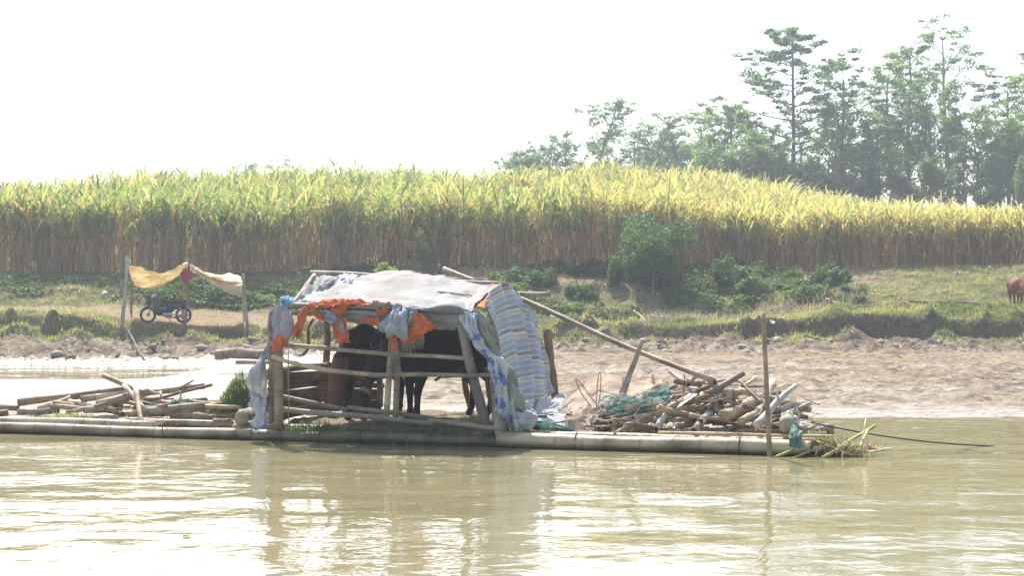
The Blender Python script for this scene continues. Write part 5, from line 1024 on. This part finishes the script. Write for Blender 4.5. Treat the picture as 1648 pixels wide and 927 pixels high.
wsheet([[(306, 425, 53), (330, 440, 53), (350, 445, 53.4), (385, 445, 55.8)], [(307, 428, 53), (330, 447, 53.2), (352, 453, 53.4), (391, 457, 53.2)], [(308, 433, 53), (332, 455, 53), (355, 465, 53), (388, 479, 53.2)]], m_yel, 'awning_sheet', nu=44, nv=30, wr=.10, wsc=(3, 1.5))
wsheet([[(297, 436, 55.6), (330, 440, 55.8), (386, 444, 55.8)], [(306, 426, 53), (345, 448, 53.2), (391, 456, 53.2)]], m_yel, 'awning_sheet', nu=40, nv=24, wr=.08)
wsheet([[(218, 459, 55.8), (250, 460, 55.8), (275, 448, 55.8), (297, 431, 55.6)], [(220, 462, 55.7), (252, 463.5, 55.7), (278, 451, 55.7), (299, 436, 55.5)]], m_yedge, 'hem', nu=30, nv=6, wr=.02)
s = MB(); s.ball(at(300, 441, 54.6), (.26, .16, .34), 14); V = s.v[0]; V += (fbm(V[:, 0] * 5, V[:, 1] * 5, V[:, 2] * 5, s=4)[:, None] * .08); mg = s.build('plastic_bag', m_mag); tag(mg, 'magenta plastic bag hanging from the middle of the awning', 'bag')
# stick in the mud in front of the awning
wlog('mud_stick', at(233, 580, 46.5), at(203, 527, 51.5), .035, .03, 'dark stick running down the muddy bank from the left awning post', 'stick', cut=False, bend=.004, tint=(.5, .5, .5))

def motorbike(loc, rz):
    t = thing('motorbike', 'dark blue underbone motorbike parked on its stand under the yellow awning', 'motorbike', loc, None, rz); t.scale = (1.06, 1.1, 1.1)
    mt = mat('tyre_rubber', (.02, .02, .02), (.05, .04, .035), scale=8, rough=.9); mc = mat('worn_metal', (.42, .42, .42), (.22, .21, .2), scale=8, rough=.35, spec=.8); mbk = mat('black_vinyl', (.02, .02, .022), rough=.5)
    mbl = mat('dark_blue_paint', (.02, .028, .075), (.012, .018, .05), scale=3, rough=.25, spec=.5); msil = mat('silver_panel', (.55, .6, .66), (.4, .45, .5), rough=.3, spec=.6); mred = mat('red_lens', (.4, .02, .02), rough=.3)
    B_ = lambda mb, name, m, par=t: mb.build(name, m, par, local=True)
    for x, nm in ((.63, 'front_wheel'), (-.62, 'rear_wheel')):
        w_ = bpy.data.objects.new(nm, None); col.objects.link(w_); w_.parent = t; w_.location = (x, 0, .285)
        th = np.linspace(0, 2 * np.pi, 29); ty = MB(); C = np.stack([np.cos(th) * .25, 0 * th, np.sin(th) * .25], -1); 
        a = np.linspace(0, 2 * np.pi, 9); G = np.stack([np.stack([np.cos(th) * (.245 + .045 * math.cos(q)), 0 * th + .045 * math.sin(q), np.sin(th) * (.245 + .045 * math.cos(q))], -1) for q in a]); ty.grid(G); B_(ty, 'tyre', mt, w_)
        ri = MB(); G = np.stack([np.stack([np.cos(th) * (.215 + .012 * math.cos(q)), 0 * th + .02 * math.sin(q), np.sin(th) * (.215 + .012 * math.cos(q))], -1) for q in a]); ri.grid(G)
        for k in range(10): an = k * .628; ri.tube([(0, .02 * (-1) ** k, 0), (math.cos(an) * .21, 0, math.sin(an) * .21)], .004, 4)
        B_(ri, 'rim', mc, w_); hb_ = MB(); hb_.tube([(0, -.07, 0), (0, .07, 0)], .06 if x < 0 else .05, 12); B_(hb_, 'hub', mc, w_)
    fk = MB()
    for s in (-1, 1): fk.tube([(.63, .07 * s, .285), (.50, .07 * s, .60), (.42, .05 * s, .82)], .018, 7)
    B_(fk, 'fork', mc)
    mg_ = MB(); th = np.linspace(.1, 1.75, 10); G = np.array([[(.63 + math.cos(a + .5) * .315, y, .285 + math.sin(a + .5) * .315 - abs(y) * .3) for y in (-.055, -.03, 0, .03, .055)] for a in th]); mg_.grid(G); B_(mg_, 'front_mudguard', mbl)
    mg_ = MB(); G = np.array([[(-.62 - math.cos(a) * .33, y, .31 + math.sin(a) * .33 - abs(y) * .3) for y in (-.06, -.03, 0, .03, .06)] for a in np.linspace(.1, 1.9, 10)]); mg_.grid(G); B_(mg_, 'rear_mudguard', mbk)
    def loft(secs, n=14, p=2.6):
        mb = MB(); th = np.linspace(0, 2 * np.pi, n, endpoint=False); rows = []
        for (c, hw, hh, tilt) in secs:
            cx = np.sign(np.cos(th)) * np.abs(np.cos(th)) ** (2 / p) * hw; cz = np.sign(np.sin(th)) * np.abs(np.sin(th)) ** (2 / p) * hh
            rows.append(np.stack([c[0] + cz * math.sin(tilt), c[1] + cx, c[2] + cz * math.cos(tilt)], -1))
        G = np.array(rows); G = np.concatenate([G, G[:, :1]], 1); mb.grid(G); k = len(rows)
        for e in (0, -1): m0 = G[e].mean(0); mb.grid(np.stack([G[e], np.tile(m0, (n + 1, 1))]))
        return mb
    B_(loft([((.40, 0, .93), .05, .06, 1.57), ((.41, 0, .84), .12, .10, 1.57), ((.37, 0, .70), .18, .11, 1.57), ((.31, 0, .54), .19, .12, 1.57), ((.24, 0, .38), .17, .13, 1.57), ((.20, 0, .26), .12, .09, 1.57)]), 'leg_shield', mbl)
    B_(loft([((.22, 0, .44), .09, .10, 0), ((.05, 0, .40), .09, .11, 0), ((-.12, 0, .46), .10, .12, 0), ((-.30, 0, .55), .11, .12, 0)]), 'engine_cover', mbl)
    B_(loft([((.10, 0, .30), .12, .07, 0), ((-.05, 0, .28), .14, .10, 0), ((-.22, 0, .30), .12, .08, 0)]), 'engine', mc)
    B_(loft([((-.05, 0, .56), .10, .10, 0), ((-.35, 0, .60), .135, .12, 0), ((-.65, 0, .64), .13, .11, 0), ((-.86, 0, .70), .07, .05, 0)]), 'side_panel', mbl)
    B_(loft([((-.02, 0, .70), .08, .035, 0), ((-.15, 0, .735), .12, .05, 0), ((-.45, 0, .755), .13, .055, 0), ((-.72, 0, .78), .12, .045, 0), ((-.80, 0, .78), .07, .03, 0)]), 'seat', mbk)
    hbv = loft([((.30, 0, .98), .07, .05, 0), ((.38, 0, .97), .11, .075, 0), ((.46, 0, .94), .09, .06, 0), ((.50, 0, .92), .05, .035, 0)]); B_(hbv, 'handlebar_cover', msil)
    hl = MB(); hl.ball((.49, 0, .93), (.03, .06, .05), 10); B_(hl, 'headlight', mat('headlight_glass', (.75, .75, .72), rough=.1, spec=.7))
    bar = MB(); bar.tube(cr_(np.array([(.26, -.33, 1.0), (.32, -.2, 1.0), (.38, 0, .98), (.32, .2, 1.0), (.26, .33, 1.0)]), 16), .013, 6); B_(bar, 'handlebar', mbk)
    for s in (-1, 1):
        mr = MB(); mr.tube([(.32, .2 * s, 1.0), (.34, .24 * s, 1.12)], .006, 5); mr.ball((.34, .26 * s, 1.15), (.012, .055, .035), 8); B_(mr, 'mirror', mbk)
    ex = MB(); ex.tube(cr_(np.array([(.1, -.1, .25), (-.2, -.13, .2), (-.5, -.14, .24), (-.85, -.14, .32)]), 14), np.concatenate([np.full(6, .018), np.full(8, .042)]), 8); B_(ex, 'exhaust', mc)
    sw = MB()
    for s in (-1, 1): sw.tube([(-.2, .09 * s, .3), (-.62, .09 * s, .285)], .02, 6); sw.tube([(-.45, .1 * s, .62), (-.64, .1 * s, .30)], .022, 7)
    B_(sw, 'swing_arm', mc); rk = MB()
    for s in (-1, 1): rk.tube([(-.6, .1 * s, .72), (-.75, .1 * s, .84), (-1.0, .08 * s, .84)], .01, 5)
    rk.tube([(-1.0, -.08, .84), (-1.0, .08, .84)], .01, 5); B_(rk, 'rear_rack', mc); tl = MB(); tl.ball((-.90, 0, .70), (.04, .07, .04), 8); B_(tl, 'tail_light', mred)
    ks = MB(); ks.tube([(-.1, .1, .25), (-.16, .24, .01)], .012, 5); ks.tube([(-.1, -.1, .25), (-.18, -.2, .01)], .012, 5); B_(ks, 'stand', mc)
    return t
X4, Z4 = GZ(267, 54.3); motorbike((X4, 54.3, Z4 + .01), R(180 + 8))

# ------------------------------------------------------------------ things lying about
def lie_log(px0, px1, Y0, Y1, r, label, m=m_wood, z=.0, name='log', py=None, **k):
    X0, Z0 = GZ(px0, Y0); X1, Z1 = GZ(px1, Y1); wlog(name, (X0, Y0, Z0 + r + z), (X1, Y1, Z1 + r + z), r, r * .8, label, 'log', None, m=m, **k)
wlog('hollow_log', at(350, 571, 38.5), at(432, 571, 38.0), .15, .15, 'thick dark log lying on the wet mud left of the shed', 'log', m=m_wood, tint=(.8, .75, .65))
bpole('grounded_pole', at(380, 583, 37.6), at(450, 583, 37.4), .06, 'pale bamboo pole on the mud just below the thick dark log', 'bamboo pole', tint=(1, .95, .85))
lie_log(1440, 1585, 54.6, 54.3, .06, 'long grey log lying on top of the grassy bank left of the grazing cow', tint=(.9, .85, .8)); lie_log(1370, 1450, 55.5, 55.0, .04, 'thinner dark log end to end with the long grey one', tint=(.7, .65, .6)); lie_log(1490, 1560, 55.0, 54.9, .045, 'short dark stick just behind the long grey log', tint=(.6, .55, .5))
wlog('bank_stick', at(1020, 500, 56), at(1042, 520, 54.2), .03, .02, 'slanting pale stick in the dry brush behind the grass lip', 'stick', m=m_bam, cut=False); wlog('bank_stick', at(1329, 480, 57), at(1370, 500, 55), .02, .015, 'thin pale stick slanting down beside the red litter', 'stick', m=m_bam, cut=False)
wlog('bank_stick', at(1368, 478, 56), at(1369, 500, 56), .02, .015, 'short upright stick right of the red litter', 'stick', m=m_bam, cut=False)
P_, R_, _ = branch(at(1073, 372, 62.5), (0, 0, 1), 2.8, .03, .01, .05, 0, 6); tag(MB().tube(P_, R_, 5).build('bare_sapling', m_bark), 'thin bare sapling rising above the big round bush', 'sapling')
P_, R_, _ = branch((GZ(1050, 60.2)[0], 60.2, GZ(1050, 60.2)[1] - .1), (0, 0, 1), 1.3, .035, .02, .04, 0, 5); tag(MB().tube(P_, R_, 6).build('pale_stump', m_palebark), 'pale upright stem under the big round bush', 'stump')
def litter(px, Y, label, m, rx=.14, rz=.09, z=.05, name='plastic_litter', n=14):
    X, Z = GZ(px, Y); s = MB(); s.ball((X, Y, Z + z + rz * .4), (rx * .8, rx * .6, rz * .7), 14); V = s.v[0]; V += np.stack([fbm(V[:, 0] * 11, V[:, 1] * 11, V[:, 2] * 11, s=int(px) + k, o=3) for k in range(3)], -1) * .16; tag(s.build(name, m), label, 'litter', 'scattered litter on the bank')
litter(1070, 55.2, 'bright blue plastic bag in the dry brush behind the grass lip', m_blit, .22, .12, .12); litter(1050, 55.4, 'white plastic scrap left of the blue bag', m_lit, .12, .06, .12); litter(1339, 55.6, 'small red cloth caught in the dry brush', m_rlit, .08, .22, .3)
litter(1244, 52.3, 'white plastic bag on the grass lip near the upright pole', m_lit, .13, .09, .1); litter(1417, 49.9, 'white bottle shaped scrap at the muddy foot of the bank', m_lit, .09, .14, .02); litter(1541, 63.0, 'pale stone like bag at the edge of the cane field', m_lit, .17, .12, .05); litter(948, 52.2, 'white scrap on the grass lip right of the shed', m_lit, .07, .05, .1)
litter(168, 59.5, 'white scrap on the left grass bank', m_lit, .12, .07, .15); litter(1592, 64.3, 'tiny pale bag at the foot of the cane near the cow', m_lit, .08, .12, .05); litter(40, 62, 'turquoise scrap on the left bank under the cane', m_blit, .12, .07, .1)
litter(830, 62.8, 'blue rag on the slope above the shed roof', m_blit, .18, .10, .15); litter(925, 57.8, 'white scrap low on the overgrown slope', m_lit, .08, .06, .2); litter(890, 57.0, 'pale green plastic at the foot of the slope', m_lit, .12, .07, .1)
# mud clods with a shape of their own
def clod(n, x0, x1, y0, y1, s0, s1, label, group):
    pr = []
    for k in range(5):
        s = MB(); s.ball((0, 0, 0), (1, .8, .55), 10); V = s.v[0]; V *= (1 + .45 * fbm(V[:, 0] * 1.6 + k * 9, V[:, 1] * 1.6, V[:, 2] * 1.6, s=k))[:, None]; pr.append(s.data('mud_clod'))
        pr[-1].materials.append(m_clod)
    for i in range(n):
        X = rng.uniform(x0, x1); Y = y0 + (y1 - y0) * rng.uniform(0, 1) ** 1.3; o = bpy.data.objects.new('mud_clod', pr[i % 5]); col.objects.link(o); sc = s0 + (s1 - s0) * rng.uniform(0, 1) ** 2.5
        o.location = (X, Y, float(H(X, Y)) + sc * .2); o.scale = (sc * rng.uniform(.8, 1.4), sc, sc * rng.uniform(.5, 1)); o.rotation_euler = (rng.normal(0, .3), rng.normal(0, .3), rng.uniform(0, 6.28)); tag(o, label, 'mud clod', group)
m_clod = mat('clod_mud', (.33, .275, .215), (.20, .16, .12), scale=3, rough=.8, bump=1, bscale=8, spec=.4, rnd=.2)
clod(60, -20, -7, 46.8, 50.5, .07, .24, 'lump of dark wet mud at the foot of the left bank', 'mud lumps at the foot of the left bank'); clod(60, 1.5, 22, 47.5, 51, .06, .22, 'lump of dark mud at the foot of the right bank', 'mud lumps at the foot of the right bank')
